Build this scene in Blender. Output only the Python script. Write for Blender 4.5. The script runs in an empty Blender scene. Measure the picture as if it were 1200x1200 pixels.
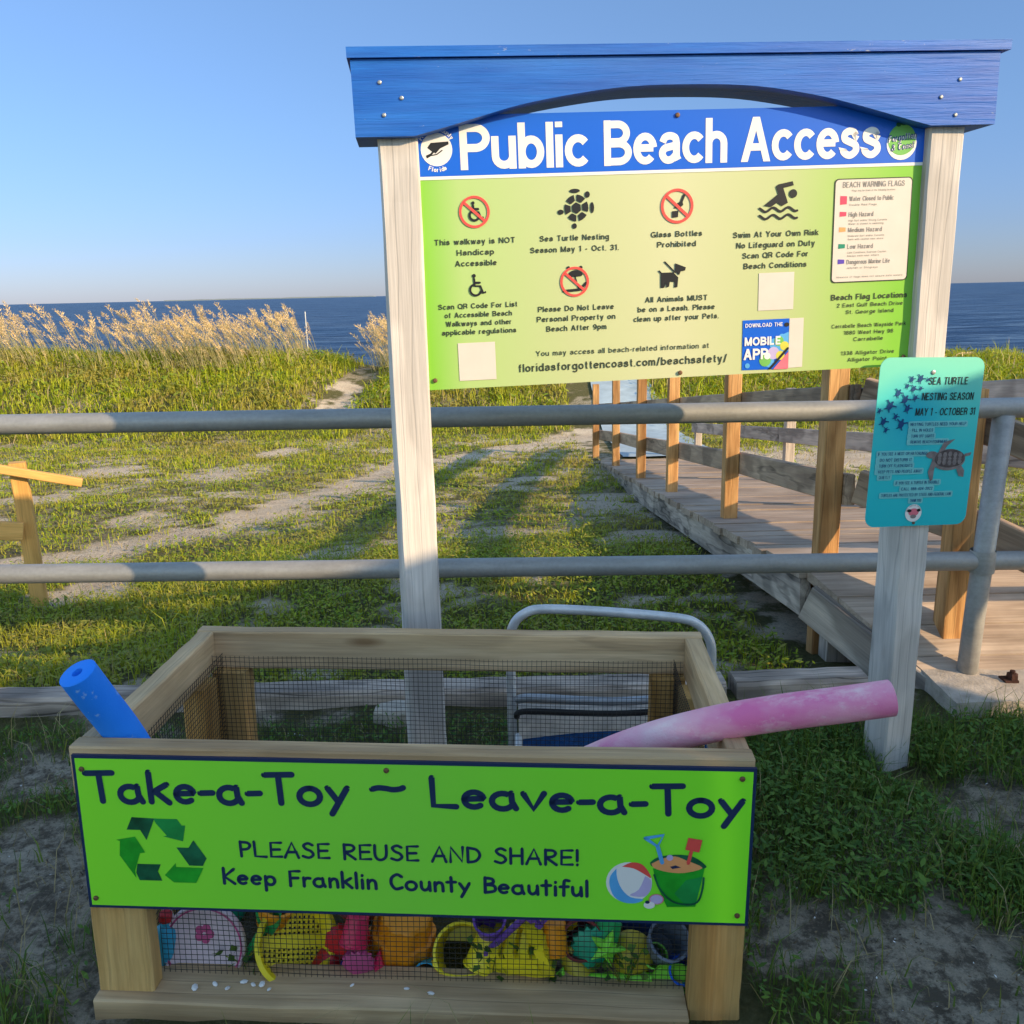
import bpy, bmesh, math, random
import numpy as np
from mathutils import Vector, Matrix, Quaternion
R = math.radians
random.seed(7); RNG = np.random.default_rng(11)
SC = bpy.context.scene
COL = SC.collection

# ---------------------------------------------------------------- camera, sky, sun, exposure
CAM_H = 1.25; PITCH = R(13.6); ROLL = R(1.29)
fw = Vector((0, math.cos(PITCH), -math.sin(PITCH)))
rt0 = Vector((1, 0, 0)); up0 = rt0.cross(fw)
rt = math.cos(ROLL) * rt0 - math.sin(ROLL) * up0
up = math.cos(ROLL) * up0 + math.sin(ROLL) * rt0
cam = bpy.data.cameras.new('camera'); camo = bpy.data.objects.new('camera', cam); COL.objects.link(camo)
cam.sensor_width = 36; cam.sensor_fit = 'HORIZONTAL'; cam.lens = 36 * 1060 / 1200
cam.clip_start = 0.05; cam.clip_end = 60000
camo.matrix_world = Matrix(((rt.x, up.x, -fw.x, 0), (rt.y, up.y, -fw.y, 0), (rt.z, up.z, -fw.z, CAM_H), (0, 0, 0, 1)))
SC.camera = camo

SUN_EL = R(20.5); SUN_AZ = R(58)          # light travels forward and to the left
SD = Vector((-math.sin(SUN_AZ) * math.cos(SUN_EL), math.cos(SUN_AZ) * math.cos(SUN_EL), -math.sin(SUN_EL)))
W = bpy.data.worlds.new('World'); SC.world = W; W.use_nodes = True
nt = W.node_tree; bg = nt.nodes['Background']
sky = nt.nodes.new('ShaderNodeTexSky'); sky.sky_type = 'NISHITA'; sky.sun_disc = False
sky.sun_elevation = SUN_EL; sky.sun_rotation = R(180 - 58)
sky.air_density = 1.0; sky.dust_density = 0.2; sky.ozone_density = 2.5; sky.altitude = 0
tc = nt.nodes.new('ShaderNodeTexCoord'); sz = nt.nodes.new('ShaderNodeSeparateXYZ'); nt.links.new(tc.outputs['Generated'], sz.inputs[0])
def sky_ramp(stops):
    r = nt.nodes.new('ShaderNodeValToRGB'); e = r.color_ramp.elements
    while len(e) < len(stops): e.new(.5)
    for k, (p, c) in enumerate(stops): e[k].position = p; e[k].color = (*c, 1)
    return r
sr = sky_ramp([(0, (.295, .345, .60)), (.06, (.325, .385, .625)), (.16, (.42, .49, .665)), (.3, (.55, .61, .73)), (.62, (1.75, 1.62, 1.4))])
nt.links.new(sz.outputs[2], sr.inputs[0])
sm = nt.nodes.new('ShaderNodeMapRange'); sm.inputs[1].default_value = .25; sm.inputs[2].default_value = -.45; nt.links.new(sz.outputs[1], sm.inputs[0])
mb_ = nt.nodes.new('ShaderNodeMixRGB'); nt.links.new(sm.outputs[0], mb_.inputs[0]); nt.links.new(sr.outputs[0], mb_.inputs[1]); mb_.inputs[2].default_value = (1.75, 1.62, 1.42, 1)  # sky boosted overhead and behind the camera as added fill light
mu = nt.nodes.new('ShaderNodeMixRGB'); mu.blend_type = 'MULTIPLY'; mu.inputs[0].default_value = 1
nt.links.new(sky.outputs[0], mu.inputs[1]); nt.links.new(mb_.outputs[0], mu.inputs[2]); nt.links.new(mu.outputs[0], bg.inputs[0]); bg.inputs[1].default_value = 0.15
sl = bpy.data.lights.new('sun', 'SUN'); sl.energy = 4.2; sl.angle = R(0.55); sl.color = (1.0, 0.74, 0.44)
so = bpy.data.objects.new('sun', sl); COL.objects.link(so); so.rotation_mode = 'QUATERNION'
so.rotation_quaternion = SD.to_track_quat('-Z', 'Y'); so.location = (8, -6, 6)
SC.view_settings.view_transform = 'Standard'; SC.view_settings.look = 'None'
SC.view_settings.gamma = 1; SC.view_settings.exposure = 0.7
try: SC.view_settings.use_curve_mapping = False
except Exception: pass
SC.render.resolution_x = SC.render.resolution_y = 1024
SC.cycles.max_bounces = 6; SC.cycles.transparent_max_bounces = 8

# ---------------------------------------------------------------- materials
MATS = {}
class NT:
    def __init__(s, name):
        s.m = bpy.data.materials.new(name); s.m.use_nodes = True; s.t = s.m.node_tree
        s.b = s.t.nodes['Principled BSDF']; s.out = s.t.nodes['Material Output']
        MATS[name] = s.m
    def n(s, typ, **kw):
        x = s.t.nodes.new('ShaderNode' + typ)
        for k, v in kw.items():
            if k.startswith('i_'): x.inputs[k[2:]].default_value = v
            elif k.startswith('x'): x.inputs[int(k[1:])].default_value = v
            else: setattr(x, k, v)
        return x
    def l(s, a, b): s.t.links.new(a, b)
    def obj(s, scale=(1, 1, 1), rnd=True):
        tc = s.n('TexCoord'); v = tc.outputs['Object']
        if rnd:
            oi = s.n('ObjectInfo'); mm = s.n('VectorMath', operation='SCALE'); cm = s.n('CombineXYZ')
            for k in range(3): s.l(oi.outputs['Random'], cm.inputs[k])
            s.l(cm.outputs[0], mm.inputs[0]); mm.inputs['Scale'].default_value = 37.0
            ad = s.n('VectorMath', operation='ADD'); s.l(v, ad.inputs[0]); s.l(mm.outputs[0], ad.inputs[1]); v = ad.outputs[0]
        mp = s.n('Mapping'); mp.inputs['Scale'].default_value = scale; s.l(v, mp.inputs[0]); return mp.outputs[0]
    def noise(s, vec, scale, detail=4, rough=.55, dist=0):
        x = s.n('TexNoise', i_Scale=scale, i_Detail=detail, i_Roughness=rough, i_Distortion=dist); s.l(vec, x.inputs['Vector']); return x.outputs['Fac']
    def ramp(s, fac, stops):
        x = s.n('ValToRGB'); e = x.color_ramp.elements
        while len(e) < len(stops): e.new(.5)
        for k, (p, c) in enumerate(stops):
            e[k].position = p; e[k].color = c if len(c) == 4 else (*c, 1)
        s.l(fac, x.inputs[0]); return x.outputs[0]
    def mix(s, fac, a, b, mode='MIX'):
        x = s.n('MixRGB', blend_type=mode)
        for i, v in ((0, fac), (1, a), (2, b)):
            if hasattr(v, 'is_linked') or hasattr(v, 'links'): s.l(v, x.inputs[i])
            elif isinstance(v, (int, float)): x.inputs[i].default_value = v
            else: x.inputs[i].default_value = (*v, 1) if len(v) == 3 else v
        return x.outputs[0]
    def bump(s, h, strength=.3, dist=.01):
        x = s.n('Bump', i_Strength=strength, i_Distance=dist); s.l(h, x.inputs['Height']); s.l(x.outputs[0], s.b.inputs['Normal'])
    def base(s, c, rough=.6, spec=.4):
        if hasattr(c, 'links'): s.l(c, s.b.inputs['Base Color'])
        else: s.b.inputs['Base Color'].default_value = (*c, 1)
        s.b.inputs['Roughness'].default_value = rough
        s.b.inputs['Specular IOR Level'].default_value = spec
        return s.m

def wood(name, light, dark, stain=None, grain=26, rough=.8, bump=.35, checks=.35, contrast=(.32, .68)):
    s = NT(name)
    v = s.obj((1.3, grain, grain))
    big = s.noise(s.obj((1.0, 5, 5)), 1.6, 3)
    g = s.noise(v, 1.5, 6, .6, .8)
    c = s.ramp(g, [(contrast[0], dark), (contrast[1], light)])
    fine = s.noise(s.obj((5, 190, 190)), 1.0, 3)
    c = s.mix(.4, c, s.ramp(fine, [(.3, (.55, .55, .55)), (.65, (1, 1, 1))]), 'MULTIPLY')
    if stain: c = s.mix(s.ramp(big, [(.42, (0, 0, 0)), (.68, (1, 1, 1))]), c, s.mix(1, c, stain, 'MULTIPLY'))
    # drying checks: long thin dark cracks
    w = s.n('TexWave', wave_type='BANDS', bands_direction='Y', i_Scale=2.1, i_Distortion=6.0, i_Detail=3.0)
    w.inputs['Detail Scale'].default_value = 1.2; s.l(s.obj((.55, 4.5, 4.5)), w.inputs[0])
    ck = s.ramp(w.outputs['Fac'], [(.0, (0, 0, 0)), (.035, (1, 1, 1))])
    ck2 = s.mix(1, ck, s.ramp(s.noise(s.obj((1.2, 3, 3)), 2.2, 2), [(.48, (1, 1, 1)), (.56, (0, 0, 0))]), 'ADD')
    c = s.mix(checks, c, s.mix(1, c, ck2, 'MULTIPLY'))
    vo = s.n('TexVoronoi', i_Scale=1.0); s.l(s.obj((2.4, 8.5, 8.5)), vo.inputs['Vector'])
    kn = s.ramp(vo.outputs['Distance'], [(.045, (1, 1, 1)), (.13, (0, 0, 0))]); sel = s.ramp(vo.outputs['Color'], [(.45, (0, 0, 0)), (.5, (1, 1, 1))])
    c = s.mix(s.mix(1, s.mix(1, kn, sel, 'MULTIPLY'), (.75, .75, .75), 'MULTIPLY'), c, s.mix(1, c, (.38, .28, .2), 'MULTIPLY'))
    oi = s.n('ObjectInfo'); hs = s.n('HueSaturation')
    mr = s.n('MapRange'); mr.inputs[3].default_value = .86; mr.inputs[4].default_value = 1.12
    s.l(oi.outputs['Random'], mr.inputs[0]); s.l(mr.outputs[0], hs.inputs['Value']); s.l(c, hs.inputs['Color'])
    s.base(hs.outputs[0], rough, .25)
    hb = s.mix(.5, g, fine); hb = s.mix(.7, hb, ck2, 'MULTIPLY'); s.bump(hb, bump, .004)
    return s.m

def plain(name, c, rough=.5, spec=.4, var=.12, scale=14, bump=0, metal=0, coat=0):
    s = NT(name); n = s.noise(s.obj(), scale, 5)
    lo = tuple(x * (1 - var) for x in c); hi = tuple(min(1, x * (1 + var)) for x in c)
    s.base(s.ramp(n, [(.3, lo), (.7, hi)]), rough, spec)
    s.b.inputs['Metallic'].default_value = metal
    if bump: s.bump(s.noise(s.obj(), scale * 6, 4), bump, .003)
    return s.m

M = {}
M['white_post'] = wood('weathered_white_paint', (.60, .56, .52), (.53, .495, .46), (.90, .89, .88), grain=20, checks=.22, bump=.3, contrast=(.25, .6))
M['pine'] = wood('treated_pine', (.66, .43, .17), (.46, .275, .095), (.82, .70, .55), grain=17, checks=.12)
M['pine_top'] = wood('greyed_pine', (.66, .47, .27), (.48, .32, .165), (.72, .66, .62), grain=17, checks=.2)
M['post_wood'] = wood('amber_rail_post', (.62, .36, .15), (.36, .18, .065), (.78, .68, .6), grain=13, checks=.3, contrast=(.36, .64))
M['rail_wood'] = wood('weathered_rail_board', (.42, .30, .20), (.25, .17, .115), (.72, .7, .7), grain=16, checks=.5)
M['grey_wood'] = wood('silvered_board', (.44, .37, .30), (.26, .215, .18), (.7, .7, .72), grain=16, checks=.6)
M['timber'] = wood('landscape_timber', (.40, .32, .26), (.23, .18, .145), (.7, .7, .7), grain=11, checks=.7, bump=.6)
M['left_rail'] = wood('yellow_pine_rail', (.78, .45, .14), (.58, .31, .085), None, grain=15, checks=.15)

def mk_decking():
    s = NT('deck_plank_wood')
    geo = s.n('NewGeometry')
    tc = s.n('TexCoord'); cm = s.n('CombineXYZ'); s.l(geo.outputs['Random Per Island'], cm.inputs[0]); s.l(geo.outputs['Random Per Island'], cm.inputs[2])
    sc = s.n('VectorMath', operation='SCALE'); s.l(cm.outputs[0], sc.inputs[0]); sc.inputs['Scale'].default_value = 53
    ad = s.n('VectorMath', operation='ADD'); s.l(tc.outputs['Object'], ad.inputs[0]); s.l(sc.outputs[0], ad.inputs[1])
    mp = s.n('Mapping'); mp.inputs['Scale'].default_value = (1.3, 26, 26); s.l(ad.outputs[0], mp.inputs[0])
    g = s.noise(mp.outputs[0], 1.5, 6, .6, .6)
    c = s.ramp(g, [(.3, (.40, .30, .22)), (.66, (.63, .50, .385))])
    mp2 = s.n('Mapping'); mp2.inputs['Scale'].default_value = (4, 120, 120); s.l(ad.outputs[0], mp2.inputs[0])
    f = s.noise(mp2.outputs[0], 1, 3)
    c = s.mix(.4, c, s.ramp(f, [(.35, (.5, .5, .5)), (.6, (1, 1, 1))]), 'MULTIPLY')
    t = s.ramp(geo.outputs['Random Per Island'], [(0, (.78, .77, .78)), (1, (1.0, 1.0, 1.0))])
    c = s.mix(1, c, t, 'MULTIPLY')
    st = s.ramp(s.noise(s.obj((1, 1, 1), False), 2.3, 5), [(.4, (.72, .7, .68)), (.6, (1, 1, 1))])
    s.base(s.mix(1, c, st, 'MULTIPLY'), .8, .25); s.bump(s.mix(.5, g, f), .4, .004)
    return s.m
M['decking'] = mk_decking()

def mk_beam():
    s = NT('chipped_blue_paint')
    n = s.noise(s.obj((1.2, 14, 14)), 3, 7, .65)
    c = s.ramp(n, [(.3, (.002, .070, .36)), (.7, (.008, .135, .53))])
    chip = s.ramp(s.noise(s.obj((3, 9, 9)), 7, 6, .7), [(.655, (0, 0, 0)), (.70, (.9, .9, .9))])
    fade = s.ramp(s.noise(s.obj((.8, 3, 3)), 1.4, 3), [(.45, (0, 0, 0)), (.75, (.5, .5, .5))])
    c = s.mix(fade, c, (.08, .21, .52))
    c = s.mix(chip, c, (.30, .34, .44))
    s.base(c, .5, .4); s.bump(s.noise(s.obj((3, 70, 70)), 2, 5), .5, .004)
    return s.m
M['beam'] = mk_beam()

def mk_galv():
    s = NT('galvanised_pipe')
    n = s.noise(s.obj((2, 10, 10)), 3, 6, .65); sp = s.noise(s.obj(), 90, 3)
    c = s.ramp(n, [(.3, (.30, .295, .28)), (.7, (.40, .39, .375))])
    c = s.mix(.3, c, s.ramp(sp, [(.3, (.6, .6, .6)), (.7, (1, 1, 1))]), 'MULTIPLY')
    s.base(c, .55, .5); s.b.inputs['Metallic'].default_value = .35; s.bump(sp, .12, .002)
    return s.m
M['galv'] = mk_galv()

def mk_panel_print():          # the printed colour wash of the board: pale centre, lime towards both ends
    s = NT('green_sign_print'); tc = s.n('TexCoord'); sx = s.n('SeparateXYZ'); s.l(tc.outputs['Object'], sx.inputs[0])
    mr = s.n('MapRange'); mr.inputs[1].default_value = 0; mr.inputs[2].default_value = 1.151; s.l(sx.outputs[0], mr.inputs[0])
    pale = (.56, .575, .34); mid = (.40, .56, .19); lime = (.22, .52, .045)
    c = s.ramp(mr.outputs[0], [(0, lime), (.07, mid), (.28, (.48, .54, .27)), (.5, pale), (.72, (.47, .53, .25)), (.86, (.34, .53, .12)), (.97, lime)])
    s.base(c, .38, .4); return s.m
M['panel'] = mk_panel_print()
M['title_blue'] = plain('sign_blue_print', (.002, .11, .62), .38, .4, .04, 3)
M['white_print'] = plain('sign_white_print', (.78, .76, .73), .4, .4, .03)
M['cream_print'] = plain('chart_cream_print', (.66, .60, .53), .45, .3, .04)
M['black_print'] = plain('sign_black_print', (.016, .017, .018), .45, .3, .05)
M['text_print'] = plain('sign_dark_lettering', (.04, .05, .03), .45, .3, .05)
M['grey_print'] = plain('sign_grey_lettering', (.24, .22, .2), .45, .3, .05)
M['red_print'] = plain('sign_red_print', (.78, .085, .07), .42, .3, .05)
M['pink_flag'] = plain('flag_red_print', (.75, .07, .13), .42, .3, .05)
M['orange_flag'] = plain('flag_amber_print', (.80, .34, .13), .42, .3, .05)
M['green_flag'] = plain('flag_green_print', (.02, .24, .15), .42, .3, .05)
M['purple_flag'] = plain('flag_purple_print', (.10, .06, .42), .42, .3, .05)
M['sky_print'] = plain('poster_light_blue_print', (.10, .38, .72), .42, .3, .1)
M['rose_print'] = plain('poster_rose_print', (.72, .17, .22), .42, .3, .1)
M['yellow_print'] = plain('poster_yellow_print', (.65, .60, .08), .42, .3, .1)
M['lilac_print'] = plain('poster_lilac_print', (.50, .42, .66), .42, .3, .1)
M['leaf_print'] = plain('poster_green_print', (.17, .46, .10), .42, .3, .1)

def mk_lime():
    s = NT('lime_sign_print'); tc = s.n('TexCoord'); sx = s.n('SeparateXYZ'); s.l(tc.outputs['Object'], sx.inputs[0])
    mr = s.n('MapRange'); mr.inputs[1].default_value = 0; mr.inputs[2].default_value = 1.144; s.l(sx.outputs[0], mr.inputs[0])
    c = s.ramp(mr.outputs[0], [(0, (.27, .84, .035)), (.3, (.24, .76, .045)), (.5, (.235, .73, .055)), (.72, (.225, .77, .04)), (1, (.25, .90, .03))])
    s.base(c, .36, .4); return s.m
M['lime'] = mk_lime()
M['navy'] = plain('navy_print', (.012, .028, .085), .4, .4, .05)
M['recycle_light'] = plain('recycle_bright_green', (.015, .33, .02), .4, .4, .25, 30)
M['recycle_mid'] = plain('recycle_green', (.012, .26, .055), .4, .4, .2, 30)
M['recycle_dark'] = plain('recycle_dark_green', (.008, .10, .045), .4, .4, .5, 30)

def mk_teal():
    s = NT('teal_sign_print'); tc = s.n('TexCoord'); sx = s.n('SeparateXYZ'); s.l(tc.outputs['Object'], sx.inputs[0])
    ad = s.n('MapRange'); ad.inputs[1].default_value = 0; ad.inputs[2].default_value = .42; s.l(sx.outputs[2], ad.inputs[0])
    c = s.ramp(ad.outputs[0], [(.0, (.012, .47, .52)), (.45, (.025, .52, .54)), (.70, (.07, .58, .53)), (.85, (.15, .62, .50)), (1, (.20, .64, .48))])
    d = s.n('VectorMath', operation='DISTANCE'); s.l(tc.outputs['Object'], d.inputs[0]); d.inputs[1].default_value = (.10, 0, .27)
    m = s.ramp(d.outputs['Value'], [(.02, (1, 1, 1)), (.13, (0, 0, 0))])
    c = s.mix(m, c, (.012, .42, .52)); s.base(c, .36, .4); return s.m
M['teal'] = mk_teal()
M['hatch'] = plain('hatchling_blue_print', (.006, .055, .17), .45, .3, .1)
M['pale_box'] = plain('pale_teal_print', (.17, .52, .52), .45, .3, .05)
M['turtle_skin'] = plain('turtle_grey_print', (.20, .17, .165), .45, .3, .3, 60)
M['turtle_shell'] = plain('turtle_brown_print', (.085, .065, .065), .45, .3, .35, 90)
M['screw'] = plain('rusty_screw_head', (.16, .085, .045), .6, .4, .3, 300, metal=.4)
M['zinc'] = plain('zinc_screw_head', (.36, .36, .34), .4, .5, .2, 300, metal=.6)
M['bolt'] = plain('black_bolt', (.018, .017, .016), .6, .3, .2)
M['rust'] = plain('rusted_iron', (.05, .022, .016), .85, .2, .5, 80, bump=.5)
M['wire'] = plain('dark_wire_mesh', (.035, .033, .03), .5, .4, .2, 60, metal=.3)
M['concrete'] = plain('rough_concrete', (.44, .38, .31), .9, .2, .25, 22, bump=.8)
M['shed'] = plain('pale_shed_siding', (.72, .70, .66), .8, .2, .15, 6, bump=.3)  # this and the next cover the unseen block added to cast shade
M['shed_roof'] = plain('shed_roofing', (.12, .12, .12), .85, .2, .2, 12, bump=.4)
def foam(name, c, wear, amt, sc=16):
    s = NT(name); n = s.noise(s.obj(), sc, 6, .7); b = s.noise(s.obj((1, 1, 1)), 5, 3)
    col = s.mix(s.ramp(n, [(.60 - amt, (0, 0, 0)), (.68, (1, 1, 1))]), c, wear)
    col = s.mix(s.ramp(b, [(.35, (0, 0, 0)), (.75, (.5, .5, .5))]), col, tuple(min(1, x * 1.5 + .03) for x in c))
    s.base(col, .7, .3); s.bump(s.noise(s.obj(), 220, 3), .25, .002); return s.m
M['blue_foam'] = foam('blue_foam', (.008, .20, .82), (.30, .48, .80), .0, 26)
def mk_pink():
    s = NT('faded_pink_foam'); a = s.noise(s.obj((3.5, 7, 7)), 1.3, 4, .55); b = s.noise(s.obj((6, 10, 10)), 2.2, 6, .7); d = s.noise(s.obj(), 70, 4, .7)
    c = s.ramp(a, [(.30, (.80, .56, .58)), (.50, (.80, .38, .48)), (.68, (.74, .17, .36))])
    c = s.mix(s.ramp(b, [(.52, (0, 0, 0)), (.72, (.8, .8, .8))]), c, (.83, .66, .65))
    c = s.mix(s.ramp(d, [(.66, (0, 0, 0)), (.74, (.5, .5, .5))]), c, (.42, .22, .22))
    s.base(c, .75, .25); s.bump(s.noise(s.obj(), 260, 3), .35, .002); return s.m
M['pink_foam'] = mk_pink()
def plastic(name, c, rough=.42):
    s = NT(name); n = s.noise(s.obj(), 9, 5)
    col = s.ramp(n, [(.3, tuple(x * .72 for x in c)), (.7, c)])
    dirt = s.ramp(s.noise(s.obj(), 25, 6, .7), [(.58, (0, 0, 0)), (.85, (.35, .35, .35))])
    s.base(s.mix(dirt, col, (.20, .16, .11)), rough, .45); s.bump(n, .08, .004); return s.m
for k, c in dict(yellow=(.95, .76, .02), sun=(.95, .66, .01), orange=(.95, .34, .008), red=(.70, .025, .03), crimson=(.75, .025, .11), maroon=(.20, .018, .02),
                 blue=(.015, .14, .80), cyan=(.05, .52, .78), green=(.02, .46, .12), teal=(.01, .40, .22), limeg=(.28, .85, .05), purple=(.20, .08, .42),
                 pinkrim=(.66, .10, .28), lilac=(.80, .64, .70), slate=(.16, .19, .25), mustard=(.58, .46, .03), navyp=(.012, .04, .16), white=(.75, .75, .75), darkg=(.012, .07, .03)).items():
    M['p_' + k] = plastic('toy_plastic_' + k, c)
M['tube'] = plain('worn_white_tube', (.62, .62, .61), .4, .5, .2, 18, metal=.25)
M['grey_tube'] = plain('dull_grey_tube', (.34, .36, .38), .45, .5, .25, 18, metal=.4)
M['fabric_blue'] = plain('navy_chair_fabric', (.012, .055, .16), .9, .2, .3, 60, bump=.5)
M['fabric_cream'] = plain('faded_cream_fabric', (.56, .52, .47), .9, .2, .3, 20, bump=.5)
M['mat'] = plain('blue_access_mat', (.36, .44, .48), .85, .2, .15, 5, bump=.4)
M['shell'] = plain('white_shell_bit', (.72, .70, .67), .7, .3, .1)

def leafmat(name, cols, trans=.35, rough=.6, patch=None):
    s = NT(name); geo = s.n('NewGeometry')
    n = len(cols)
    c = s.ramp(geo.outputs['Random Per Island'], [(i / max(1, n - 1), cc) for i, cc in enumerate(cols)])
    if patch: c = s.mix(s.ramp(s.noise(s.obj((1, 1, 1), False), .9, 4, .6), [(.46, (0, 0, 0)), (.66, (.75, .75, .75))]), c, patch)
    s.base(c, rough, .25)
    tr = s.n('BsdfTranslucent'); s.l(s.mix(1, c, (1.0, 1.0, .55), 'MULTIPLY'), tr.inputs[0])
    mx = s.n('MixShader', x0=trans); s.l(s.b.outputs[0], mx.inputs[1]); s.l(tr.outputs[0], mx.inputs[2]); s.l(mx.outputs[0], s.out.inputs[0])
    return s.m
M['blade'] = leafmat('grass_blade', [(.12, .19, .010), (.26, .34, .016), (.40, .44, .022), (.17, .26, .012), (.46, .42, .05), (.30, .38, .02)], patch=(.42, .40, .04))
M['leaf'] = leafmat('ground_leaf', [(.12, .21, .016), (.25, .35, .025), (.37, .43, .035), (.18, .28, .02), (.40, .36, .07), (.20, .20, .03)], patch=(.34, .30, .07))
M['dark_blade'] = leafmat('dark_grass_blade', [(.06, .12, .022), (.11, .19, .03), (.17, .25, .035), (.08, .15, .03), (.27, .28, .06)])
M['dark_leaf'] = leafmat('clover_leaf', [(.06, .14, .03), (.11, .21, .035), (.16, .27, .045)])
M['straw'] = leafmat('dry_straw', [(.34, .27, .13), (.42, .34, .18), (.26, .20, .09)], .2)
M['dune_blade'] = leafmat('dune_grass_blade', [(.20, .27, .010), (.36, .43, .016), (.50, .52, .025), (.27, .35, .012), (.50, .45, .06)], patch=(.38, .29, .07))
M['oat_stem'] = leafmat('sea_oat_stem', [(.36, .33, .13), (.46, .38, .2)], .2)
M['oat_head'] = leafmat('sea_oat_head', [(.74, .53, .27), (.82, .63, .36), (.60, .41, .19)], .3)
M['flower'] = plain('yellow_flower', (.75, .6, .02), .6)

# ---------------------------------------------------------------- helpers
class MB:
    def __init__(s): s.v = []; s.f = []; s.mi = []; s.mats = []
    def mat(s, m):
        m = M[m] if isinstance(m, str) else m
        if m not in s.mats: s.mats.append(m)
        return s.mats.index(m)
    def add(s, vs, fs, m, mx=None):
        k = len(s.v); i = s.mat(m)
        s.v += [tuple(mx @ Vector(v)) if mx else tuple(v) for v in vs]
        s.f += [tuple(a + k for a in f) for f in fs]; s.mi += [i] * len(fs)
    def bx(s, lo, hi, m, mx=None):
        x0, y0, z0 = lo; x1, y1, z1 = hi
        v = [(x0, y0, z0), (x1, y0, z0), (x1, y1, z0), (x0, y1, z0), (x0, y0, z1), (x1, y0, z1), (x1, y1, z1), (x0, y1, z1)]
        s.add(v, [(0, 3, 2, 1), (4, 5, 6, 7), (0, 1, 5, 4), (1, 2, 6, 5), (2, 3, 7, 6), (3, 0, 4, 7)], m, mx)
    def lathe(s, prof, m, seg=28, mx=None, cap=True):
        v = []; f = []
        for r, z in prof:
            for k in range(seg):
                a = 2 * math.pi * k / seg; v.append((r * math.cos(a), r * math.sin(a), z))
        for i in range(len(prof) - 1):
            for k in range(seg):
                k2 = (k + 1) % seg; f.append((i * seg + k, i * seg + k2, (i + 1) * seg + k2, (i + 1) * seg + k))
        if cap:
            f.append(tuple(range(seg - 1, -1, -1))); b = (len(prof) - 1) * seg; f.append(tuple(range(b, b + seg)))
        s.add(v, f, m, mx)
    def tube(s, pts, r, m, seg=12, mx=None, taper=None):
        pts = [Vector(p) for p in pts]; n = len(pts); v = []; f = []
        t0 = (pts[1] - pts[0]).normalized(); nrm = t0.orthogonal().normalized()
        for i, p in enumerate(pts):
            t = (pts[min(i + 1, n - 1)] - pts[max(i - 1, 0)]).normalized()
            nrm = (nrm - t * nrm.dot(t)).normalized(); b = t.cross(nrm)
            rr = r if taper is None else r * taper[i]
            for k in range(seg):
                a = 2 * math.pi * k / seg; v.append(p + rr * (math.cos(a) * nrm + math.sin(a) * b))
        for i in range(n - 1):
            for k in range(seg):
                k2 = (k + 1) % seg; f.append((i * seg + k, i * seg + k2, (i + 1) * seg + k2, (i + 1) * seg + k))
        f.append(tuple(range(seg - 1, -1, -1))); f.append(tuple(range((n - 1) * seg, n * seg)))
        s.add(v, f, m, mx)
    def poly(s, pts, m, y=0, mx=None):          # flat polygon in the x/z plane facing -y
        pts = list(pts)
        ar = sum(pts[i][0] * pts[(i + 1) % len(pts)][1] - pts[(i + 1) % len(pts)][0] * pts[i][1] for i in range(len(pts)))
        if ar < 0: pts.reverse()
        s.add([(p[0], -y, p[1]) for p in pts], [tuple(range(len(pts)))], m, mx)
    def disc(s, cx, cz, r, m, y=0, rz=None, seg=28):
        s.poly([(cx + r * math.cos(2 * math.pi * k / seg), cz + (rz or r) * math.sin(2 * math.pi * k / seg)) for k in range(seg)], m, y)
    def ring(s, cx, cz, r0, r1, m, y=0, seg=36):
        v = []; f = []
        for k in range(seg):
            a = 2 * math.pi * k / seg
            v += [(cx + r0 * math.cos(a), -y, cz + r0 * math.sin(a)), (cx + r1 * math.cos(a), -y, cz + r1 * math.sin(a))]
        for k in range(seg):
            j = (k + 1) % seg; f.append((2 * k, 2 * k + 1, 2 * j + 1, 2 * j))
        s.add(v, f, m)
    def stroke(s, pts, w, m, y=0, closed=False):   # round-capped pen stroke in the x/z plane
        pts = [Vector((p[0], p[1])) for p in pts]
        n = len(pts); L = []; Rr = []
        for i, p in enumerate(pts):
            t = (pts[min(i + 1, n - 1)] - pts[max(i - 1, 0)])
            if t.length < 1e-9: t = Vector((1, 0))
            t.normalize(); nn = Vector((-t.y, t.x)); L.append(p + nn * w); Rr.append(p - nn * w)
        a = pts[0] - pts[1]; th = math.atan2(a.y, a.x)
        cap0 = [pts[0] + w * Vector((math.cos(th + q), math.sin(th + q))) for q in (-1.05, -.52, 0, .52, 1.05)]
        a = pts[-1] - pts[-2]; th = math.atan2(a.y, a.x)
        cap1 = [pts[-1] + w * Vector((math.cos(th + q), math.sin(th + q))) for q in (-1.05, -.52, 0, .52, 1.05)]
        vs = [(p.x, -y, p.y) for q in zip(L, Rr) for p in q]; fs = [(2 * i, 2 * i + 1, 2 * i + 3, 2 * i + 2) for i in range(n - 1)]
        k = len(vs); vs += [(p.x, -y, p.y) for p in cap0]; fs.append((0,) + tuple(range(k + 4, k - 1, -1)) + (1,))
        k = len(vs); vs += [(p.x, -y, p.y) for p in cap1]; fs.append((2 * n - 1,) + tuple(range(k, k + 5)) + (2 * n - 2,))
        # make all face -y
        out = []
        for f in fs:
            P = [vs[q] for q in f]; ar = sum(P[i][0] * P[(i + 1) % len(P)][2] - P[(i + 1) % len(P)][0] * P[i][2] for i in range(len(P)))
            out.append(f if ar > 0 else tuple(reversed(f)))
        s.add(vs, out, m)
    def build(s, name, parent=None, mx=None, smooth=False, link=True):
        me = bpy.data.meshes.new(name); me.from_pydata(s.v, [], s.f)
        for m in s.mats: me.materials.append(m)
        me.polygons.foreach_set('material_index', s.mi)
        if smooth: me.polygons.foreach_set('use_smooth', [True] * len(s.f))
        me.update()
        return link_obj(name, me, parent, mx)

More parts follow.
